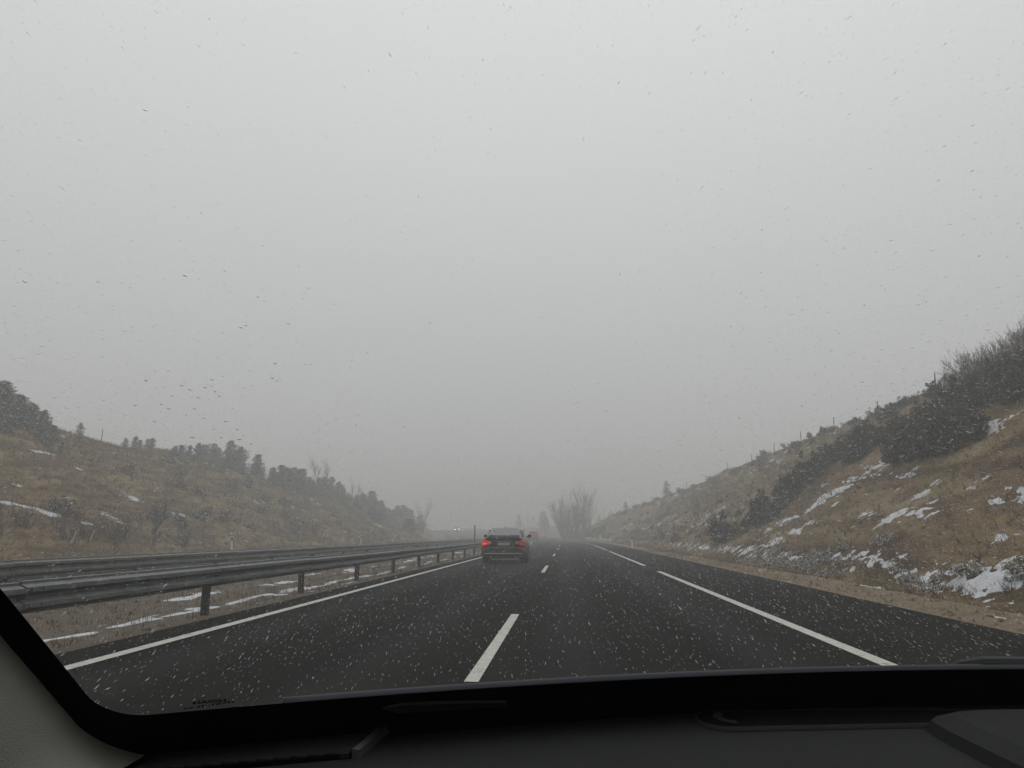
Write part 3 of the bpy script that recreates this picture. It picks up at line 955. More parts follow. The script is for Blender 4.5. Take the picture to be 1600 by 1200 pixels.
# ------------------------------------------------------------------ vehicles
def car_paint(name, col, dirt, metal=0.3):
    """lacquered paint, with road grime that thickens towards the sills"""
    m, nt, b = new_mat(name)
    n, l = nt.nodes, nt.links
    tc = n.new("ShaderNodeTexCoord")
    sp_ = n.new("ShaderNodeSeparateXYZ"); l.new(tc.outputs["Object"], sp_.inputs[0])
    no = n.new("ShaderNodeTexNoise"); no.inputs["Scale"].default_value = 5; no.inputs["Detail"].default_value = 6
    l.new(tc.outputs["Object"], no.inputs["Vector"])
    mr = n.new("ShaderNodeMapRange"); mr.inputs["From Min"].default_value = 1.15; mr.inputs["From Max"].default_value = 0.25
    l.new(sp_.outputs["Z"], mr.inputs["Value"])
    mu = n.new("ShaderNodeMath"); mu.operation = "MULTIPLY"; l.new(mr.outputs[0], mu.inputs[0]); l.new(no.outputs["Fac"], mu.inputs[1])
    m2 = n.new("ShaderNodeMath"); m2.operation = "MULTIPLY"; m2.inputs[1].default_value = dirt; m2.use_clamp = True
    l.new(mu.outputs[0], m2.inputs[0])
    mx = n.new("ShaderNodeMix"); mx.data_type = "RGBA"
    mx.inputs["A"].default_value = col + (1,); mx.inputs["B"].default_value = (0.085, 0.064, 0.040, 1)
    l.new(m2.outputs[0], mx.inputs["Factor"]); l.new(mx.outputs["Result"], b.inputs["Base Color"])
    rg = n.new("ShaderNodeMapRange"); rg.inputs["To Min"].default_value = 0.28; rg.inputs["To Max"].default_value = 0.8
    l.new(m2.outputs[0], rg.inputs["Value"]); l.new(rg.outputs[0], b.inputs["Roughness"])
    b.inputs["Metallic"].default_value = metal
    b.inputs["Coat Weight"].default_value = 0.35; b.inputs["Coat Roughness"].default_value = 0.2
    return m


M["dark_paint"] = car_paint("dark_car_paint", (0.018, 0.0165, 0.015), 1.3)
M["red_paint"] = car_paint("red_car_paint", (0.50, 0.012, 0.016), 0.2, 0.0)
M["grey_paint"] = car_paint("grey_car_paint", (0.10, 0.10, 0.105), 0.5)
M["car_glass"] = simple("tinted_car_glass", (0.035, 0.040, 0.046), 0.10, var=0.15, vscale=3)
M["car_glass"].node_tree.nodes["Principled BSDF"].inputs["Specular IOR Level"].default_value = 0.9
M["rubber"] = simple("tyre_rubber", (0.018, 0.018, 0.018), 0.85)
M["alloy"] = simple("alloy_rim", (0.28, 0.28, 0.28), 0.4, metal=0.8)
M["trim"] = simple("black_trim", (0.012, 0.012, 0.013), 0.6)
M["dull_metal"] = simple("dull_grey_metal", (0.22, 0.22, 0.215), 0.5, metal=0.5)
M["crease_gleam"] = simple("snow_reflection_strip", (0.42, 0.42, 0.41), 0.4, metal=0.3)
M["lamp_bright"] = simple("lit_tail_lamp", (0.35, 0.012, 0.012), 0.25, emit=(1.0, 0.03, 0.03), estr=0.30)
M["lamp_core"] = simple("lit_tail_bulb", (0.6, 0.05, 0.05), 0.3, emit=(1.0, 0.08, 0.06), estr=0.8)
M["lamp_dim"] = simple("dim_tail_lamp", (0.26, 0.035, 0.035), 0.4, emit=(1.0, 0.06, 0.06), estr=0.10)  # on the saloon, the veil of spray is put into this dimmer colour
M["reflector"] = simple("red_reflector", (0.10, 0.008, 0.008), 0.3)
M["reverse"] = simple("clear_reversing_lens", (0.38, 0.37, 0.35), 0.3)
M["plate"] = simple("number_plate_face", (0.36, 0.36, 0.33), 0.5, var=0.25, vscale=22)
M["plate_blue"] = simple("number_plate_band", (0.04, 0.07, 0.20), 0.5)
M["headlamp"] = simple("lit_headlamp", (0.9, 0.9, 0.85), 0.2, emit=(1.0, 0.97, 0.9), estr=34)


def loft_ring(w, zb, zt, crown=.02, tuck=.94):
    h = zt - zb
    half = [(0, zb), (.55 * w, zb), (.86 * w, zb + .01), (.965 * w, zb + .10 * h), (w, zb + .36 * h), (w * .995, zb + .58 * h), (w * .965, zb + .80 * h), (w * tuck * .97, zb + .93 * h), (w * .86, zt), (.5 * w, zt + crown * .7), (0, zt + crown)]
    return half + [(-x, z) for x, z in reversed(half[1:-1])]


def loft(name, stations, mat, parent, sub=2, crown=.02):
    vs, fs = [], []
    rings = [loft_ring(w, zb, zt, crown) for (_, w, zb, zt) in stations]
    n = len(rings[0])
    for (y, *_), r in zip(stations, rings): vs += [(x, y, z) for x, z in r]
    for i in range(len(stations) - 1):
        for k in range(n):
            fs.append((i * n + k, (i + 1) * n + k, (i + 1) * n + (k + 1) % n, i * n + (k + 1) % n))
    # end faces: quads between the two sides
    for base, flip in ((0, False), ((len(stations) - 1) * n, True)):
        for k in range(n // 2):
            a, b_, c, d = base + k, base + k + 1, base + (n - k - 1) % n, base + (n - k) % n
            q = [a, b_, c, d]
            q = [x for i, x in enumerate(q) if x not in q[:i]]
            if len(q) >= 3: fs.append(tuple(q[::-1] if not flip else q))
    o = ob(name, mesh_py(name, vs, fs, mat, True), parent)
    if sub:
        m = o.modifiers.new("sub", "SUBSURF"); m.levels = sub; m.render_levels = sub
    return o


def panel(name, pts, mat, parent, off=.006):
    """thin pane through four or more corner points, with a little thickness"""
    ps = [Vector(p) for p in pts]
    nrm = (ps[1] - ps[0]).cross(ps[2] - ps[0]).normalized()
    n = len(ps)
    vs = [p + nrm * off for p in ps] + [p - nrm * .01 for p in ps]
    fs = [tuple(range(n)), tuple(range(2 * n - 1, n - 1, -1))] + [(i, i + n, (i + 1) % n + n, (i + 1) % n) for i in range(n)]
    return ob(name, mesh_py(name, vs, fs, mat), parent)


def wheel(parent, x, y, rad=.32, wid=.215):
    w = empty("wheel", (x, y, rad), 0, parent)
    prof = [(-wid / 2, rad * .72), (-wid / 2 + .01, rad * .93), (-wid / 2 + .035, rad), (wid / 2 - .035, rad), (wid / 2 - .01, rad * .93), (wid / 2, rad * .72)]
    n = 28; vs = []; fs = []
    for (px, pr) in prof:
        for k in range(n):
            a = 2 * math.pi * k / n; vs.append((px, math.cos(a) * pr, math.sin(a) * pr))
    m_ = len(prof)
    for i in range(m_):
        for k in range(n):
            j = (i + 1) % m_
            fs.append((i * n + k, i * n + (k + 1) % n, j * n + (k + 1) % n, j * n + k))
    ob("tyre", mesh_py("tyre", vs, fs, M["rubber"]), w)
    s = 1 if x > 0 else -1
    mb = MB()
    mb.tube([(s * (wid / 2 - .06), 0, 0), (s * (wid / 2 - .03), 0, 0)], rad * .71, n=24)
    for k in range(5):
        a = 2 * math.pi * k / 5
        c, sn = math.cos(a), math.sin(a)
        mb.add([(s * (wid / 2 - .03), c * r_ - sn * t, sn * r_ + c * t) for r_, t in ((.04, -.03), (rad * .68, -.045), (rad * .68, .045), (.04, .03))] +
               [(s * (wid / 2 - .005), c * r_ - sn * t, sn * r_ + c * t) for r_, t in ((.04, -.025), (rad * .66, -.035), (rad * .66, .035), (.04, .025))],
               [(0, 1, 2, 3), (7, 6, 5, 4), (0, 4, 5, 1), (1, 5, 6, 2), (2, 6, 7, 3), (3, 7, 4, 0)])
    mb.build("rim", M["alloy"], w)


def saloon(loc, rz):
    root = empty("saloon_car", loc, rz)
    tag(root, "dark mud-splashed saloon ahead in the overtaking lane, tail lamps lit", "car")
    st = [(0.06, .80, .36, .98), (0.09, .845, .31, 1.025), (.18, .875, .26, 1.035), (.45, .895, .23, 1.03), (.8, .905, .21, 1.01), (1.6, .91, .20, .985), (2.6, .91, .20, .97), (3.3, .905, .20, .95), (3.9, .88, .22, .86), (4.3, .82, .25, .74), (4.48, .70, .32, .64)]
    loft("body", st, M["dark_paint"], root)
    # cabin
    cb = [(.50, .66, .98, 1.02), (.62, .66, .96, 1.10), (1.05, .61, .95, 1.33), (1.40, .575, .95, 1.405), (1.9, .57, .95, 1.425), (2.4, .575, .95, 1.40), (2.75, .60, .95, 1.31), (3.25, .65, .93, 1.04), (3.4, .66, .90, .98)]
    vs, fs = [], []
    for y, w, zb, zt in cb:
        wb = .80 if .6 < y < 3.2 else .74
        half = [(0, zb), (wb, zb), (w + (wb - w) * .35, zb + (zt - zb) * .65), (w, zt - .03), (w - .06, zt), (w * .5, zt + .012), (0, zt + .016)]
        ring = half + [(-x, z) for x, z in reversed(half[1:-1])]
        vs += [(x, y, z) for x, z in ring]
    n = 12
    for i in range(len(cb) - 1):
        for k in range(n): fs.append((i * n + k, (i + 1) * n + k, (i + 1) * n + (k + 1) % n, i * n + (k + 1) % n))
    roof = ob("roof", mesh_py("roof", vs, fs, M["dark_paint"], True), root)
    m = roof.modifiers.new("sub", "SUBSURF"); m.levels = 1; m.render_levels = 1
    # shark-fin aerial on the roof
    MB().prism([(-.012, 1.42), (.012, 1.42), (.006, 1.485), (-.006, 1.485)], 1.32, 1.46).build("aerial", M["trim"], roof)
    panel("rear_window", [(-.63, .60, 1.085), (.63, .60, 1.085), (.60, .80, 1.19), (.535, 1.16, 1.375), (-.535, 1.16, 1.375), (-.60, .80, 1.19)], M["car_glass"], root, .022)
    for s in (-1, 1):
        a = [(s * .735, 1.05, 1.03), (s * .735, 1.95, 1.03), (s * .615, 1.85, 1.345), (s * .64, 1.35, 1.31)]
        b_ = [(s * .735, 2.02, 1.03), (s * .73, 2.95, 1.02), (s * .64, 2.55, 1.30), (s * .615, 1.92, 1.345)]
        panel("side_window", a if s > 0 else a[::-1], M["car_glass"], root, .03)
        panel("side_window", b_ if s > 0 else b_[::-1], M["car_glass"], root, .03)
        MB().box(s * .74 - .01, s * .74 + .01, 1.955, 2.015, 1.0, 1.33).build("door_pillar", M["trim"], root)
        # door mirror
        mr = MB()
        mr.tube([(s * .82, 2.72, 1.02), (s * .92, 2.70, 1.05)], .025, n=8)
        mr.build("mirror_arm", M["trim"], root)
        mh = MB().prism([(s * .90, 1.00), (s * 1.05, 1.02), (s * 1.06, 1.12), (s * .93, 1.14), (s * .89, 1.07)], 2.66, 2.78)
        mh.build("mirror", M["dark_paint"], root, bevel=.02)
        # tail lamp
        poly = [(.885, .705), (.89, .80), (.85, .885), (.77, .93), (.66, .885), (.49, .85), (.47, .775), (.60, .745), (.74, .69)]
        tl = MB().prism([(s * x, z) for x, z in poly], .015, .30).build("tail_lamp", M["lamp_bright"] if s < 0 else M["lamp_dim"], root, bevel=.012)
        MB().prism([(s * x, z) for x, z in ((.86, .745), (.86, .80), (.70, .80), (.66, .77), (.72, .745))], .003, .012).build("bulb", M["lamp_core"] if s < 0 else M["lamp_dim"], tl)
        MB().prism([(s * x, z) for x, z in ((.58, .80), (.50, .79), (.50, .85), (.57, .87))], .004, .013).build("reversing_lens", M["reverse"], tl)
        MB().box(min(s * .84, s * .58), max(s * .84, s * .58), -.095, -.05, .44, .51).build("reflector", M["reflector"], root, bevel=.008)
        MB().tube([(s * .50, -.04, .24), (s * .50, .3, .24)], .038, n=12).build("exhaust", M["dull_metal"], root)
        wheel(root, s * .775, .95); wheel(root, s * .775, 3.62)
        for y in (.95, 3.62):
            MB().tube([(s * .885, y, .34), (s * .907, y, .34)], .37, n=28).build("wheel_arch", M["trim"], root)
    # bumper with a crease and a dark lower half
    loft("bumper", [(-.085, .66, .36, .60), (-.07, .80, .33, .62), (.0, .88, .30, .63), (.16, .91, .28, .63), (.34, .908, .27, .61)], M["dark_paint"], root, sub=2)
    MB().box(-.78, .78, -.10, -.06, .365, .395).build("crease_reflection", M["crease_gleam"], root, bevel=.008)  # pale strip paints snow's reflection along the bumper crease
    MB().prism([(-.74, .18), (.74, .18), (.80, .33), (-.80, .33)], -.03, .20).build("diffuser", M["trim"], root, bevel=.02)
    MB().box(-.50, .62, -.02, .01, .125, .185).build("silencer", M["dull_metal"], root, bevel=.02)
    MB().prism([(-.66, 1.025), (.66, 1.025), (.60, 1.062), (-.60, 1.062)], .08, .18).build("boot_lip", M["dark_paint"], root, bevel=.01)
    bl = MB().prism([(-.44, .67), (.44, .67), (.46, .87), (-.46, .87)], .035, .09).build("plate_recess", M["trim"], root, bevel=.01)
    pl = MB().box(-.26, .26, .020, .034, .70, .81).build("number_plate", M["plate"], root, bevel=.004)
    MB().box(-.258, -.215, .016, .0195, .702, .808).build("plate_band", M["plate_blue"], pl)
    MB().box(-.30, .30, .015, .034, .835, .86).build("boot_handle", M["dull_metal"], root, bevel=.006)
    return root


saloon((-2.61, 30.45, 0.0), R(1.0))


def far_car(name, loc, rz, paint, label, lamps, front=False):
    root = empty(name, loc, rz); tag(root, label, "car")
    st = [(0, .74, .40, .98), (.04, .82, .34, 1.06), (.15, .86, .28, 1.08), (1.5, .89, .24, 1.04), (2.7, .89, .24, 1.0), (3.4, .86, .25, .92), (3.9, .80, .28, .80), (4.05, .68, .36, .70)]
    loft("body", st, paint, root)
    cb = [(.12, .66, 1.02, 1.12), (.20, .66, 1.0, 1.40), (.36, .63, 1.0, 1.62), (1.0, .61, 1.0, 1.67), (1.9, .61, 1.0, 1.65), (2.3, .62, 1.0, 1.52), (2.9, .68, .95, 1.05)]
    loft("roof", cb, paint, root, sub=1)
    panel("rear_window", [(-.58, .13, 1.14), (.58, .13, 1.14), (.52, .27, 1.52), (-.52, .27, 1.52)], M["car_glass"], root, .05)
    panel("windscreen", [(.62, 2.85, 1.08), (-.62, 2.85, 1.08), (-.54, 2.28, 1.50), (.54, 2.28, 1.50)], M["car_glass"], root, .06)
    for s in (-1, 1):
        a = [(s * .66, .45, 1.10), (s * .66, 2.45, 1.10), (s * .62, 2.1, 1.50), (s * .62, .55, 1.52)]
        panel("side_window", a if s > 0 else a[::-1], M["car_glass"], root, .03)
        MB().box(min(s * .84, s * .60), max(s * .84, s * .60), -.01, .10, .80, 1.05).build("tail_lamp", M["reflector"] if front else lamps, root, bevel=.02)
        MB().box(min(s * .70, s * .54), max(s * .70, s * .54), 3.93, 4.08, .62, .72).build("headlamp", lamps if front else M["reverse"], root, bevel=.02)
        MB().prism([(s * .88, 1.0), (s * 1.02, 1.02), (s * 1.02, 1.14), (s * .90, 1.15)], 2.4, 2.5).build("mirror", M["trim"], root, bevel=.02)
        wheel(root, s * .76, .75, .31); wheel(root, s * .76, 3.25, .31)
    MB().box(-.80, .80, -.06, .10, .32, .56).build("bumper", M["trim"], root, bevel=.03)
    MB().box(-.26, .26, -.02, .01, .66, .77).build("number_plate", M["plate"], root)
    return root


zc = 132.0
far_car("red_car", (-3.75 - float(bend(zc)), zc, float(climb(zc))), R(6), M["red_paint"], "red car farther ahead, half hidden behind the dark saloon", M["lamp_dim"]).scale = (1.1, 1.1, 1.1)
zc = 264.0
far_car("oncoming_car", (-14.1 - float(bend(zc)), zc, float(climb(zc))), R(180 + 13), M["grey_paint"], "oncoming car far off in the fog with both headlamps lit", M["headlamp"], True)

# ------------------------------------------------------------------ the car the picture is taken from
XC = 0.40
own = empty("car_interior", (XC, 0.6, 0))
tag(own, "dark dashboard, pillar and windscreen of the car the photo is taken from", "car")
OFF = Vector((-XC, -0.6, 0))


def cowl(dx):
    return .875 + .143 * dx - .278 * dx * dx


def G(a, b):
    """point on the windscreen; a across (-1..1), b up the slope (0 = lower edge of the clear glass)"""
    dx, dt = a * .82, a * .79
    X = XC + dx * (1 - b) + dt * b
    Y = (1 - b) * cowl(dx) + b * (.13 + .10 * dt - .20 * dt * dt)
    Zz = 1.0 * (1 - b) + 1.46 * b + .03 * math.sin(math.pi * min(max(b, 0), 1)) * (1 - .4 * a * a)
    return Vector((X, Y, Zz))


def Gn(a, b):
    e = 1e-3
    n = (G(a + e, b) - G(a - e, b)).cross(G(a, b + e) - G(a, b - e)).normalized()
    return n if n.y > 0 else -n           # points out of the car


def own_mesh(name, vs, fs, mat, smooth=False, parent=None):
    return ob(name, mesh_py(name, [Vector(v) + OFF for v in vs], fs, mat, smooth), parent or own)


def glass_mat():
    m = bpy.data.materials.new("windscreen_glass"); m.use_nodes = True
    nt = m.node_tree; n, l = nt.nodes, nt.links
    n.remove(n["Principled BSDF"])
    t = n.new("ShaderNodeBsdfTransparent"); t.inputs[0].default_value = (0.985, 0.995, 0.99, 1)
    g = n.new("ShaderNodeBsdfGlossy"); g.inputs["Roughness"].default_value = 0.02
    fr = n.new("ShaderNodeFresnel"); fr.inputs["IOR"].default_value = 1.15
    mx = n.new("ShaderNodeMixShader")
    l.new(fr.outputs[0], mx.inputs[0]); l.new(t.outputs[0], mx.inputs[1]); l.new(g.outputs[0], mx.inputs[2])
    l.new(mx.outputs[0], n["Material Output"].inputs["Surface"])
    return m


M["windscreen"] = glass_mat()
M["frit"] = simple("black_glass_border", (0.004, 0.004, 0.006), 0.45)
M["dash"] = simple("grained_dark_dashboard", (0.0145, 0.0148, 0.0158), 0.8, var=0.10, vscale=30, bump=0.5, bscale=900)
M["dash"].node_tree.nodes["Principled BSDF"].inputs["Specular IOR Level"].default_value = 0.12
M["dash_black"] = simple("black_dash_and_gap_shade", (0.003, 0.003, 0.003), 0.9)  # in the trench this black is painted shade
for nm_ in ("dash_black", "frit"):
    M[nm_].node_tree.nodes["Principled BSDF"].inputs["Specular IOR Level"].default_value = 0.03
M["dash_grey"] = simple("dark_grey_strip", (0.05, 0.052, 0.055), 0.6)
M["pillar"] = simple("grey_pillar_fabric", (0.30, 0.30, 0.265), 0.9, var=0.06, vscale=40, bump=0.4, bscale=700)
M["lining"] = simple("roof_lining_fabric", (0.34, 0.33, 0.30), 0.95)
M["ink"] = simple("black_glass_print", (0.003, 0.003, 0.003), 0.8)
M["bonnet"] = simple("bonnet_paint", (0.05, 0.06, 0.08), 0.4, coat=.3)
M["wiper"] = simple("wiper_rubber", (0.010, 0.010, 0.011), 0.7)

# glass
na, nb = 24, 16
A0, A1, B0, B1 = -0.995, 0.995, -0.132, 1.03
vs = [G(A0 + (A1 - A0) * i / na, B0 + (B1 - B0) * j / nb) for j in range(nb + 1) for i in range(na + 1)]
fs = [(j * (na + 1) + i, j * (na + 1) + i + 1, (j + 1) * (na + 1) + i + 1, (j + 1) * (na + 1) + i) for j in range(nb) for i in range(na)]
own_mesh("windscreen", vs, fs, M["windscreen"], True)


def rounded(a0, a1, b0, b1, ra, rb, n=10, edge=26):
    """closed loop in (a, b), counter-clockwise from the lower-left corner"""
    pts = []
    def arc(ca, cb, t0):
        for k in range(n + 1):
            t = t0 + math.pi / 2 * k / n
            pts.append((ca + ra * math.cos(t), cb + rb * math.sin(t)))
    def line(p, q):
        for k in range(1, edge): pts.append((p[0] + (q[0] - p[0]) * k / edge, p[1] + (q[1] - p[1]) * k / edge))
    arc(a0 + ra, b0 + rb, math.pi); line((a0 + ra, b0), (a1 - ra, b0))
    arc(a1 - ra, b0 + rb, 1.5 * math.pi); line((a1, b0 + rb), (a1, b1 - rb))
    arc(a1 - ra, b1 - rb, 0); line((a1 - ra, b1), (a0 + ra, b1))
    arc(a0 + ra, b1 - rb, .5 * math.pi); line((a0, b1 - rb), (a0, b0 + rb))
    return pts


IN = rounded(-.937, .937, 0.0, .95, .032, .045)
OUT = rounded(-.959, .959, -.105, 1.02, .05, .10)
vs, fs = [], []
for t in (0, .5, 1):
    for (ai, bi), (ao, bo) in zip(IN, rounded(-.99, .99, -.128, 1.025, .05, .06)):
        a, b = ai + (ao - ai) * t, bi + (bo - bi) * t
        vs.append(G(a, b) - Gn(a, b) * .004)
n = len(IN)
for t in range(2):
    for k in range(n): fs.append((t * n + k, t * n + (k + 1) % n, (t + 1) * n + (k + 1) % n, (t + 1) * n + k))
own_mesh("glass_border", vs, fs, M["frit"], True)

# pillar trims: from the edge of the border towards the driver, rounded
def pillar(side):
    # border of the glass from the roof down, round the lower corner
    loop = [p for p in OUT if p[0] < -.90]
    loop = sorted([p for p in loop if p[1] > -.104], key=lambda p: -p[1]) + [(-.92, -.1052), (-.905, -.106)]
    vs, fs = [], []
    q = 10
    for (a, b) in loop:
        a = a if side < 0 else -a
        p0 = G(a, b) - Gn(a, b) * .005
        for k in range(q + 1):
            t = k / q
            bul = math.sin(math.pi * min(1, t * 1.15)) * .016
            vs.append(p0 + Vector((side * (.055 * t * t + .01 * t) - side * bul, -.30 * t, -.012 * t - .05 * t * t + .4 * bul)))
    for i in range(len(loop) - 1):
        for k in range(q): fs.append((i * (q + 1) + k, i * (q + 1) + k + 1, (i + 1) * (q + 1) + k + 1, (i + 1) * (q + 1) + k))
    own_mesh("pillar_trim", vs, fs, M["pillar"], True)


pillar(-1); pillar(1)

# dashboard top: a grained sheet that drops into a trench, painted black for the gap's shade
def dash_edge(x):
    return cowl(x - XC) + .047


def dash_z(x, t):
    return .950 + .004 * math.sin(math.pi * min(1, t)) - .05 * max(0, t - .6)


nx, nt_ = 60, 24
vs = []
for j in range(nt_ + 1):
    t = j / nt_
    for i in range(nx + 1):
        x = XC - .83 + 1.66 * i / nx
        y1 = dash_edge(x); y = y1 + (.05 - y1) * t
        vs.append((x, y, dash_z(x, t)))
fs = [(j * (nx + 1) + i, j * (nx + 1) + i + 1, (j + 1) * (nx + 1) + i + 1, (j + 1) * (nx + 1) + i) for j in range(nt_) for i in range(nx)]
dash = own_mesh("dashboard", vs, fs, M["dash"], True)
vs, fs = [], []
for i in range(nx + 1):
    x = XC - .84 + 1.68 * i / nx; y1 = dash_edge(x)
    vs += [(x, y1 - .001, .9455), (x, y1 + .008, .925), (x, y1 + .05, .925), (x, y1 + .085, .956)]
for i in range(nx):
    for k in range(3): fs.append((i * 4 + k, (i + 1) * 4 + k, (i + 1) * 4 + k + 1, i * 4 + k + 1))
own_mesh("shaded_defroster_trench", vs, fs, M["dash_black"], False, dash)


def on_dash(x, y, up=0.0):
    y1 = dash_edge(x); t = (y - y1) / (.05 - y1)
    return Vector((x, y, dash_z(x, t) + up))


def dash_loop(name, pts, width, up, mat):
    """a raised rounded rim laid on the dashboard along a closed loop of (x, y)"""
    n = len(pts); vs, fs = [], []
    c = Vector((sum(p[0] for p in pts) / n, sum(p[1] for p in pts) / n))
    for i, (x, y) in enumerate(pts):
        t = Vector(pts[(i + 1) % n]) - Vector(pts[i - 1]); nn = Vector((t.y, -t.x)).normalized()
        o1 = Vector((x, y)) + nn * width
        o2 = Vector((x, y)) + nn * width * .5
        vs += [on_dash(o1.x, o1.y, .0005), on_dash(o2.x, o2.y, up), on_dash(x, y, up * .7), on_dash(x, y, -.002)]
    for i in range(n):
        j = (i + 1) % n
        for k in range(3): fs.append((i * 4 + k, j * 4 + k, j * 4 + k + 1, i * 4 + k + 1))
    return own_mesh(name, vs, fs, mat, True, dash)


def dash_patch(name, pts, up, mat, parent=None):
    n = len(pts)
    return own_mesh(name, [on_dash(x, y, up) for x, y in pts] + [on_dash(x, y, -.001) for x, y in pts],
                    [tuple(range(n))] + [(i, (i + 1) % n, (i + 1) % n + n, i + n) for i in range(n)], mat, False, parent or dash)

# rounded slot vent with a rim
def slot_loop(g=0.0):
    top = [(.163 + (.72 - .163) * k / 14, .858 + g + .047 * (k / 14)) for k in range(15)]
    bot = [(.72 - (.72 - .154) * k / 14, .874 - g - (.085) * (k / 14)) for k in range(15)]
    cap = []
    for k in range(1, 8):
        t = -math.pi / 2 - math.pi * k / 8
        cap.append((.158 + (.026 + g) * math.cos(t) , .8235 + (.0345 + g) * math.sin(t)))
    return bot + cap + top
slot = slot_loop()
dash_patch("vent_slot", slot, .0042, M["dash_black"])
dash_loop("vent_rim", slot, -.006, .0046, M["dash"])
# pale moulded lip at the rounded end of the slot
vs, fs = [], []
for k in range(9):
    t = -math.pi * .55 - math.pi * .75 * k / 8
    for r_ in (.0125, .0205):
        vs.append(on_dash(.168 + r_ * 1.05 * math.cos(t), .8235 + r_ * 1.45 * math.sin(t), .0058))
fs = [(2 * k, 2 * k + 1, 2 * k + 3, 2 * k + 2) for k in range(8)]
own_mesh("vent_lip", vs, fs, M["dash"], True, dash)

# low pod in the middle of the dashboard
pod = [(.345, .60), (.343, .70), (.343, .76), (.347, .802), (.362, .822), (.40, .833), (.50, .846), (.72, .862), (.86, .86), (.86, .60)]
n = len(pod); cx0, cy0 = .60, .72
vs = [on_dash(x, y, .0) for x, y in pod] + [on_dash(x + (cx0 - x) * .02, y + (cy0 - y) * .02, .010) for x, y in pod] + [on_dash(x + (cx0 - x) * .10, y + (cy0 - y) * .08, .016) for x, y in pod]
fs = [tuple(range(2 * n, 3 * n))] + [(r_ * n + i, r_ * n + (i + 1) % n, (r_ + 1) * n + (i + 1) % n, (r_ + 1) * n + i) for r_ in (0, 1) for i in range(n)]
own_mesh("centre_pod", vs, fs, M["dash"], False, dash)

# ribbed speaker cover at the end of the dashboard, with a bright edge strip
cover = [(-.40, .585), (-.188, .672), (-.186, .764), (-.30, .716), (-.40, .655)]
sc_ = dash_patch("speaker_cover", cover, .0040, M["dash_black"])
rb = MB()
for k in range(34):
    y0 = .590 + k * .0052
    xa, xb = -.350, -.190
    # stay inside the cover
    lo = max(xa, xa + (y0 - .655) / (.764 - .655) * (.212)) if y0 > .655 else xa
    hi = xb
    if y0 < .665: lo_ = lo; hi = min(xb, -.40 + (y0 - .585) / (.672 - .585) * .212)
    if hi - lo < .01: continue
    p = [on_dash(lo, y0, .0050), on_dash(hi, y0, .0050), on_dash(hi, y0 + .0026, .0064), on_dash(lo, y0 + .0026, .0064)]
    q = [v_ - Vector((0, 0, .004)) for v_ in p]
    rb.add([v_ + OFF for v_ in p + q], [(0, 1, 2, 3), (0, 4, 5, 1), (1, 5, 6, 2), (2, 6, 7, 3), (3, 7, 4, 0)])
o = rb.build("rib", M["dash"], sc_); tag(o, kind="stuff")
dash_patch("cover_strip", [(-.188, .672), (-.181, .670), (-.178, .768), (-.185, .768)], .0075, M["dash_grey"])
# dim strip stuck inside the lower border of the glass
pt = [(-.700, -.029), (-.68, -.0215), (-.63, -.026), (-.565, -.0365), (-.565, -.0490), (-.63, -.0465), (-.687, -.0424)]
vs = [G(a, b) - Gn(a, b) * .007 for a, b in pt] + [G(a, b) - Gn(a, b) * .0045 for a, b in pt]
own_mesh("glass_strip", vs, [tuple(range(7))] + [(i, (i + 1) % 7, (i + 1) % 7 + 7, i + 7) for i in range(7)], M["dash_grey"])


# print on the lower corner of the glass; read from inside it is mirrored
def glass_text(body, a, b, size, stretch=1.0):
    cu = bpy.data.curves.new("glass_print", "FONT"); cu.body = body; cu.size = size; cu.align_x = "CENTER"; cu.offset = 0.00025
    tmp = bpy.data.objects.new("glass_print_text", cu)
    cu.materials.append(M["ink"])
    me = bpy.data.meshes.new_from_object(tmp)
    bpy.data.objects.remove(tmp)
    o = bpy.data.objects.new("glass_print", me); COL.objects.link(o)
    p = G(a, b); nrm = Gn(a, b); xa = (G(a + .01, b) - G(a - .01, b)).normalized(); ya = nrm.cross(xa).normalized()
    if ya.z < 0: ya = -ya
    mt = Matrix.Identity(4)
    za = -xa.cross(ya) if False else xa.cross(ya)
    pos = p - nrm * .003 + OFF
    for i in range(3):
        mt[i][0] = -xa[i] * stretch; mt[i][1] = ya[i]; mt[i][2] = za[i]; mt[i][3] = pos[i]
    o.parent = own
    o.matrix_parent_inverse = Matrix()
    o.matrix_basis = mt
    return o


glass_text("NISSAN", -.8528, .0102, .0062, 1.25)
mk = random.Random(3)
for (a0, a1, b, hgt) in [(-.876, -.834, .0012, .0022), (-.866, -.832, -.0085, .0020)]:
    a = a0; mb = MB()
    while a < a1:
        wdt = mk.uniform(.0008, .0022)
        p = [G(a, b + (a - a0) * .14), G(a + wdt, b + (a - a0) * .14), G(a + wdt, b + (a - a0) * .14 + hgt * 1.6), G(a, b + (a - a0) * .14 + hgt * 1.6)]
        p = [v_ - Gn(a, b) * .003 + OFF for v_ in p]
        mb.add(p, [(0, 1, 2, 3)])
        a += wdt + mk.uniform(.0006, .0018)
    mb.build("glass_print", M["ink"], own)


# added strip outside the glass; its grey-blue paints the lower edge's reflection
M["edge_reflection"] = simple("glass_edge_reflection", (0.020, 0.023, 0.030), 0.75, var=.3, vscale=20)
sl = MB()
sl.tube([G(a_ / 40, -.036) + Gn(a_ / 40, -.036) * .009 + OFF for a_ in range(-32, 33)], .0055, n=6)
sl.build("reflection_strip", M["edge_reflection"], own, True)

# wiper parked along the lower edge of the glass, outside
w = MB()
w.tube([G(a, b) + Gn(a, b) * .018 + OFF for a, b in ((.045, -.062), (.06, -.048), (.085, -.040), (.20, -.042), (.45, -.05))], [.004, .006, .007, .007, .007], n=8)
w.build("wiper", M["wiper"], own)

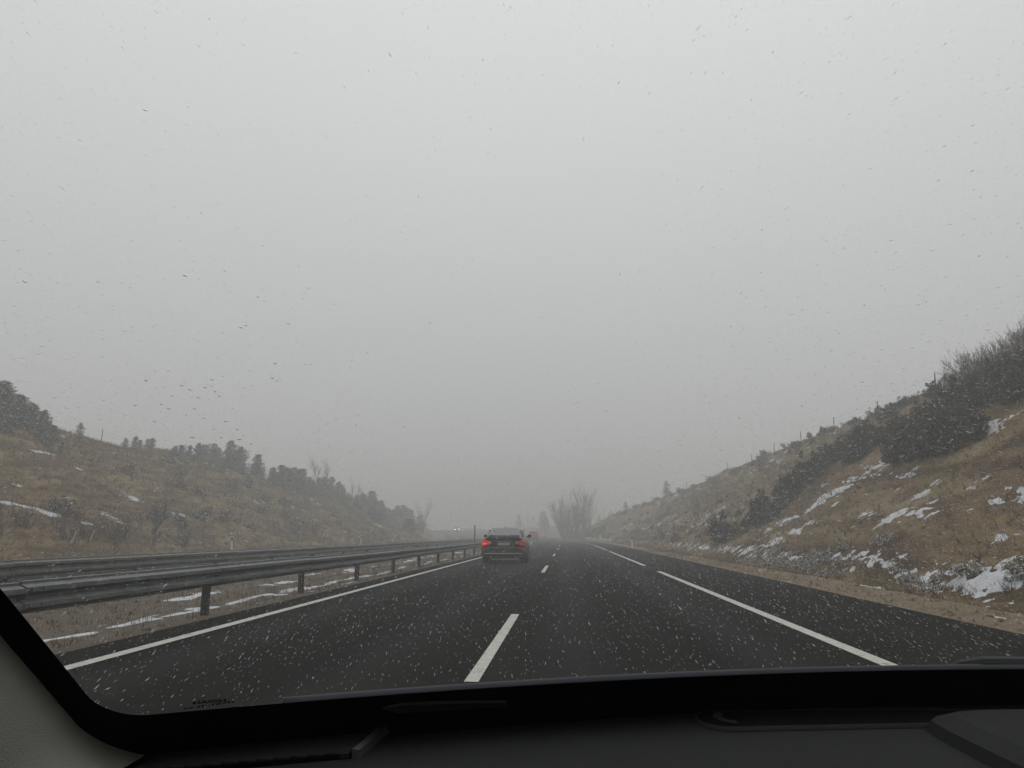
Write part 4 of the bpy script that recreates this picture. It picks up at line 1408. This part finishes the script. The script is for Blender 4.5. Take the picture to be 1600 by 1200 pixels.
# roof, doors, rear and bonnet close the shell round the cabin
mb = MB().box(XC - .78, XC + .78, -1.5, -.09, 1.475, 1.51); mb.v = [tuple(Vector(v) + OFF) for v in mb.v]
mb.build("roof_lining", M["lining"], own)
for s in (-1, 1):
    mb = MB().box(min(XC + s * .84, XC + s * .88), max(XC + s * .84, XC + s * .88), -1.5, .50, .25, .93); mb.v = [tuple(Vector(v) + OFF) for v in mb.v]
    mb.build("door", M["dash"], own)
    mb = MB().prism([(XC + s * .84, .93), (XC + s * .88, .93), (XC + s * .80, 1.475), (XC + s * .76, 1.475)], -.62, -.50); mb.v = [tuple(Vector(v) + OFF) for v in mb.v]
    mb.build("door_pillar", M["lining"], own)
mb = MB().box(XC - .8, XC + .8, -1.56, -1.5, .25, 1.47); mb.v = [tuple(Vector(v) + OFF) for v in mb.v]
mb.build("rear_panel", M["dash"], own)
mb = MB().box(XC - .8, XC + .8, -1.5, 1.0, .22, .25); mb.v = [tuple(Vector(v) + OFF) for v in mb.v]
mb.build("floor_pan", M["dash"], own)
vs, fs = [], []
for j in range(9):
    t = j / 8
    for i in range(13):
        a = -1 + 2 * i / 12
        y0 = cowl(a * .80) + .09; y1 = 2.0 + .1 * a - .25 * a * a
        vs.append((XC + a * .80, y0 + (y1 - y0) * t, .925 - .17 * t - .10 * t ** 3 - .05 * a ** 4))
fs = [(j * 13 + i, j * 13 + i + 1, (j + 1) * 13 + i + 1, (j + 1) * 13 + i) for j in range(8) for i in range(12)]
own_mesh("bonnet", vs, fs, M["bonnet"], True)

# water drops clinging to the outside of the glass
DROPS = [(-0.8147, 0.5071), (-0.7299, 0.5213), (-0.6936, 0.5088), (-0.6971, 0.4519), (-0.7638, 0.4403), (-0.7405, 0.4337), (-0.7464, 0.4261), (-0.7416, 0.4228), (-0.74, 0.4186), (-0.7565, 0.4237), (-0.76, 0.4271), (-0.7104, 0.4823), (-0.7066, 0.4842), (-0.7024, 0.4378), (-0.7147, 0.4436), (-0.6808, 0.488), (-0.787, 0.3911), (-0.7779, 0.4085), (-0.7798, 0.4305), (-0.7595, 0.3691), (-0.7774, 0.3666), (-0.7528, 0.3848), (-0.7377, 0.3853), (-0.7388, 0.3745), (-0.7658, 0.3985), (-0.7589, 0.4051), (-0.7557, 0.3957), (-0.7429, 0.393), (-0.7686, 0.4169), (-0.7531, 0.416), (-0.7503, 0.3762), (-0.7325, 0.3699), (-0.7685, 0.3756), (-0.7747, 0.4043), (-0.7933, 0.4064), (-0.7149, 0.6282)]
def water_mat():
    m, nt, b = new_mat("water_drop")
    b.inputs["Transmission Weight"].default_value = 1.0; b.inputs["IOR"].default_value = 1.33
    b.inputs["Roughness"].default_value = 0.03; b.inputs["Base Color"].default_value = (.9, .92, .92, 1)
    return m
M["water"] = water_mat()
dr = random.Random(8); spots_ = [(a, b, dr.uniform(.6, 1.0)) for a, b in DROPS]
for k in range(45):
    spots_.append((dr.gauss(-.755, .05), dr.gauss(.405, .07), dr.uniform(.18, .45)))
for k in range(8):
    spots_.append((dr.uniform(-.93, .3), dr.uniform(.02, .8), dr.uniform(.12, .3)))
mb = MB()
for a, b, s_ in spots_:
    if not (-.93 < a < .93 and .01 < b < .9): continue
    p = G(a, b); nr = Gn(a, b); xa = (G(a + .01, b) - G(a - .01, b)).normalized(); ya = nr.cross(xa)
    if ya.z < 0: ya = -ya
    rot = dr.gauss(-.25, .35); e1 = xa * math.cos(rot) + ya * math.sin(rot); e2 = -xa * math.sin(rot) + ya * math.cos(rot)
    L, Wd, Hh_ = .0012 * s_ * dr.uniform(.7, 1.4), .0005 * s_, .00025 * s_
    c0 = p + nr * .0035
    vs = [c0 + nr * Hh_]; fs = []
    for ring, (rr_, hh) in enumerate(((.55, .75), (1.0, .0))):
        for k in range(8):
            t = 2 * math.pi * k / 8
            vs.append(c0 + e1 * math.cos(t) * L * rr_ + e2 * math.sin(t) * Wd * rr_ + nr * Hh_ * hh)
    for k in range(8):
        fs.append((0, 1 + k, 1 + (k + 1) % 8)); fs.append((1 + k, 9 + k, 9 + (k + 1) % 8, 1 + (k + 1) % 8))
    fs.append(tuple(range(16, 8, -1)))
    mb.add(vs, fs)
o = mb.build("water_drops", M["water"], None, True)
tag(o, "small water drops clinging to the outside of the windscreen", "water", kind="stuff")


# ------------------------------------------------------------------ falling snow
N = 285000
Zf = 2.4 + 34 * RNG.uniform(0, 1, N) ** 0.8
Xf = RNG.uniform(-1, 1, N) * (0.92 * Zf + 1.5)
Hf = RNG.uniform(0, 1, N) ** 1.3 * np.minimum(0.9 * Zf + 2.5, 20) + 0.03
low = slice(0, 140000)          # thicker close to the ground, where passing cars whirl it up
Hf[low] = RNG.uniform(0.03, 1.0, 140000) ** 1.2 * 2.4
Xf[low] *= 0.6
gh = np.maximum(height(Xf, Zf), 0)
ok = Hf > gh
Zf, Xf, Hf = Zf[ok], Xf[ok], Hf[ok]
N = len(Zf)
sz = (.0012 + .0026 * RNG.uniform(0, 1, N) ** 2.2)[:, None] * (0.75 + 0.025 * Zf[:, None])
ax = np.stack([RNG.normal(.08, .10, N), -np.ones(N), RNG.normal(-.22, .10, N)], -1)
ax /= np.linalg.norm(ax, axis=1)[:, None]
bx_ = np.cross(ax, RNG.normal(0, 1, (N, 3))); bx_ /= np.linalg.norm(bx_, axis=1)[:, None]
cx_ = np.cross(ax, bx_)
c = np.stack([Xf, Zf, Hf], -1)
lng = RNG.uniform(2.5, 11.0, N)[:, None]
v = np.stack([c + ax * sz * lng, c - ax * sz * lng, c + bx_ * sz, c - bx_ * sz * .5 + cx_ * sz * .87, c - bx_ * sz * .5 - cx_ * sz * .87], 1).reshape(-1, 3)
tri = np.array([(0, 2, 3), (0, 3, 4), (0, 4, 2), (1, 3, 2), (1, 4, 3), (1, 2, 4)])
f = (tri[None] + (np.arange(N) * 5)[:, None, None]).reshape(-1, 3)
fm = bpy.data.materials.new("snow_flake"); fm.use_nodes = True
nt = fm.node_tree; nt.nodes.remove(nt.nodes["Principled BSDF"])
nT, nD, nR = nt.nodes.new("ShaderNodeBsdfTransparent"), nt.nodes.new("ShaderNodeBsdfDiffuse"), nt.nodes.new("ShaderNodeBsdfTranslucent")
nD.inputs[0].default_value = nR.inputs[0].default_value = (.92, .94, .96, 1)
m1, m2 = nt.nodes.new("ShaderNodeMixShader"), nt.nodes.new("ShaderNodeMixShader")
m1.inputs[0].default_value = .5
nt.links.new(nD.outputs[0], m1.inputs[1]); nt.links.new(nR.outputs[0], m1.inputs[2])
gI = nt.nodes.new("ShaderNodeNewGeometry")
mrI = nt.nodes.new("ShaderNodeMapRange"); mrI.inputs["To Min"].default_value = .16; mrI.inputs["To Max"].default_value = .60
nt.links.new(gI.outputs["Random Per Island"], mrI.inputs["Value"]); nt.links.new(mrI.outputs[0], m2.inputs[0])
nt.links.new(nT.outputs[0], m2.inputs[1]); nt.links.new(m1.outputs[0], m2.inputs[2])
nt.links.new(m2.outputs[0], nt.nodes["Material Output"].inputs["Surface"])
o = ob("falling_snow", mesh_np("falling_snow", v, f, fm))
tag(o, "white flakes of snow blowing across the road in the air", "snow", kind="stuff")

# ------------------------------------------------------------------ haze
hb = MB().box(-420, 330, -66, 650, -2.0, 24)
hz = bpy.data.materials.new("haze"); hz.use_nodes = True
nt = hz.node_tree
nt.nodes.remove(nt.nodes["Principled BSDF"])
pv = nt.nodes.new("ShaderNodeVolumePrincipled")
pv.inputs["Color"].default_value = (0.87, 0.873, 0.863, 1)
pv.inputs["Density"].default_value = 0.0060
pv.inputs["Anisotropy"].default_value = 0.2
nt.links.new(pv.outputs[0], nt.nodes["Material Output"].inputs["Volume"])
o = hb.build("haze", hz)
tag(o, "grey snowy haze that swallows the far road and trees", "haze", kind="stuff")
